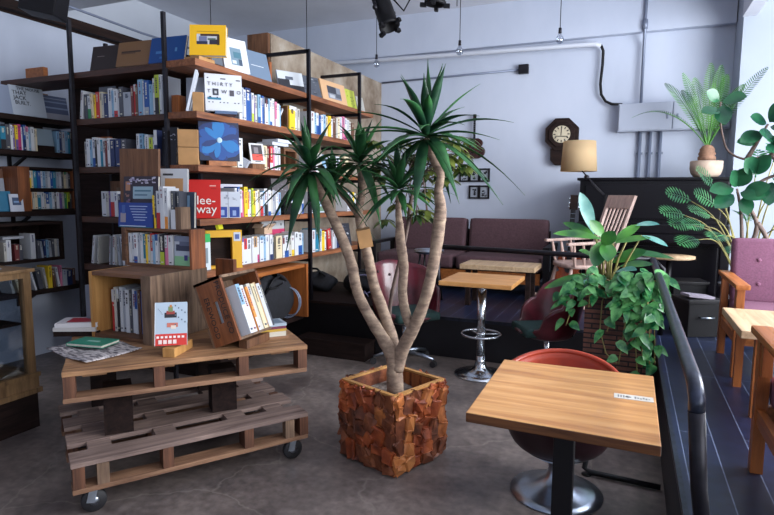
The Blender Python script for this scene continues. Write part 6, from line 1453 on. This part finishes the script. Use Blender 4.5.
# ------------------------------------------------------------------ mauve armchairs, table, cases
def armchair(label, at, rz):
    t = thing('armchair', label, 'armchair', at, rz)
    OW, OZ = M['orange_wood'], M['orange_wood_z']
    for s in (-1, 1):
        x = s * 0.30
        b = B(); b.box((x, 0.31, 0.555), (0.075, 0.74, 0.03), (0.0, 0, 0), bev=0.010); b.build('armrest', OW, t)
        bx('leg', (x - 0.022, 0.0, 0.0), (x + 0.022, 0.05, 0.54), OZ, t, 0.004)
        bx('leg', (x - 0.022, 0.58, 0.0), (x + 0.022, 0.63, 0.54), OZ, t, 0.004)
        bx('arm_support', (x - 0.018, 0.055, 0.40), (x + 0.018, 0.095, 0.54), OZ, t, 0.003)
        bx('side_rail', (x - 0.014, 0.05, 0.20), (x + 0.014, 0.58, 0.26), OW, t)
    bx('front_rail', (-0.278, 0.005, 0.20), (0.278, 0.04, 0.27), OW, t)
    bx('rear_rail', (-0.278, 0.59, 0.20), (0.278, 0.62, 0.27), OW, t)
    bx('seat_cushion', (-0.272, -0.01, 0.275), (0.272, 0.60, 0.39), M['purple'], t, 0.03, None, True)
    bk = bx('back_cushion', (-0.272, 0.55, 0.36), (0.272, 0.66, 0.80), M['purple'], t, 0.03, (-0.2, 0, 0), True)
    b = B()
    for px in (-0.12, 0.12):
        for zz in (-0.09, 0.07):
            v = Matrix.Rotation(-0.2, 3, 'X') @ Vector((px, -0.056, zz)); b.ball((v.x, 0.605 + v.y, 0.58 + v.z), 0.014, 0, 10, (1, 0.6, 1))
    b.build('buttons', M['purple'], bk)
    return t
armchair('mauve buttoned armchair with wooden arms, facing the camera', (0.925, 3.84, P), 0)
armchair('mauve armchair at the right edge, turned away, only its wooden arm and leg showing', (0.805, 2.56, P), PI)
tt = thing('coffee_table', 'pale wooden table between the two mauve armchairs', 'table', (0.88, 3.34, P))
b = B(); b.mm((-0.36, -0.22, 0.40), (0.36, 0.40, 0.44)); b.build('table_top', M['pale_wood'], tt, bevel=0.004)
for sx in (-0.27, 0.31):
    for sy in (-0.16, 0.34): bx('leg', (sx - 0.02, sy - 0.02, 0), (sx + 0.02, sy + 0.02, 0.40), M['orange_wood_z'], tt)
for i, (x, y, rz, hh, lb) in enumerate(((0.52, 5.0, 0.45, 0.26, 'black storage case standing behind the mauve armchair, pale lid edge'), (0.50, 5.72, 0.2, 0.30, 'black case further back beneath the round table'))):
    t = thing('storage_case', lb, 'box', (x, y, P), rz)
    bx('body', (-0.14, -0.13, 0), (0.14, 0.13, hh), M['black_plastic'], t, 0.008)
    bx('lid', (-0.15, -0.14, hh), (0.15, 0.14, hh + 0.03), M['black'], t, 0.006)
    b = B(); b.tube([(-0.05, -0.13, hh * 0.6), (-0.05, -0.155, hh * 0.6), (0.05, -0.155, hh * 0.6), (0.05, -0.13, hh * 0.6)], 0.006, 6); b.build('handle', M['satin'], t)
b = B(); b.box((0.52, 4.98, P + 0.305), (0.20, 0.14, 0.018), (0, 0.1, 0.4)); tag(b.build('book', flat((140, 132, 146))), 'pale book lying on the black case behind the armchair', 'book')

# ------------------------------------------------------------------ camera and light
cam = bpy.data.cameras.new('camera'); cam.sensor_width = 36.0; cam.lens = 566.2 / 774 * 36.0; cam.clip_start = 0.02
co = bpy.data.objects.new('camera', cam); COL.objects.link(co); SC.camera = co
yaw, pitch, roll = -0.40364, 0.11116, 0.00581
fw = Vector((math.sin(yaw) * math.cos(pitch), math.cos(yaw) * math.cos(pitch), -math.sin(pitch)))
rt_ = Vector((math.cos(yaw), -math.sin(yaw), 0)); u_ = rt_.cross(fw)
r2 = rt_ * math.cos(roll) + u_ * math.sin(roll); u2 = -rt_ * math.sin(roll) + u_ * math.cos(roll)
mw = Matrix((r2, u2, -fw)).transposed().to_4x4(); mw.translation = (0, 0, 1.44); co.matrix_world = mw

def area(name, loc, size, rot, power, color):
    l = bpy.data.lights.new(name, 'AREA'); l.shape = 'RECTANGLE'; l.size, l.size_y = size; l.energy = power; l.color = color
    o = bpy.data.objects.new(name, l); COL.objects.link(o); o.location = loc; o.rotation_euler = rot; return o
# daylight entering at the two windows of the right wall
area('window_daylight', (XR - 0.02, 0.15, 2.02), (2.4, 3.0), (0, PI / 2, 0), 120, (0.94, 0.97, 1.0))
area('window_daylight', (XR - 0.02, 3.85, 2.02), (2.4, 3.4), (0, PI / 2, 0), 475, (0.91, 0.955, 1.0))
area('window_daylight', (0.3, -2.58, 2.0), (3.6, 2.3), (PI / 2, 0, 0), 14, (0.92, 0.96, 1.0))  # weak fill light, added at the made-up opening behind the camera
w = bpy.data.worlds.new('sky'); w.use_nodes = True; SC.world = w
w.node_tree.nodes['Background'].inputs['Color'].default_value = (0.62, 0.76, 1.0, 1); w.node_tree.nodes['Background'].inputs['Strength'].default_value = 0.8
vs = SC.view_settings
vs.view_transform = 'Standard'; vs.look = 'None'; vs.exposure = 0.0; vs.gamma = 1.0; vs.use_curve_mapping = False
SC.cycles.max_bounces = 8; SC.cycles.transparent_max_bounces = 12
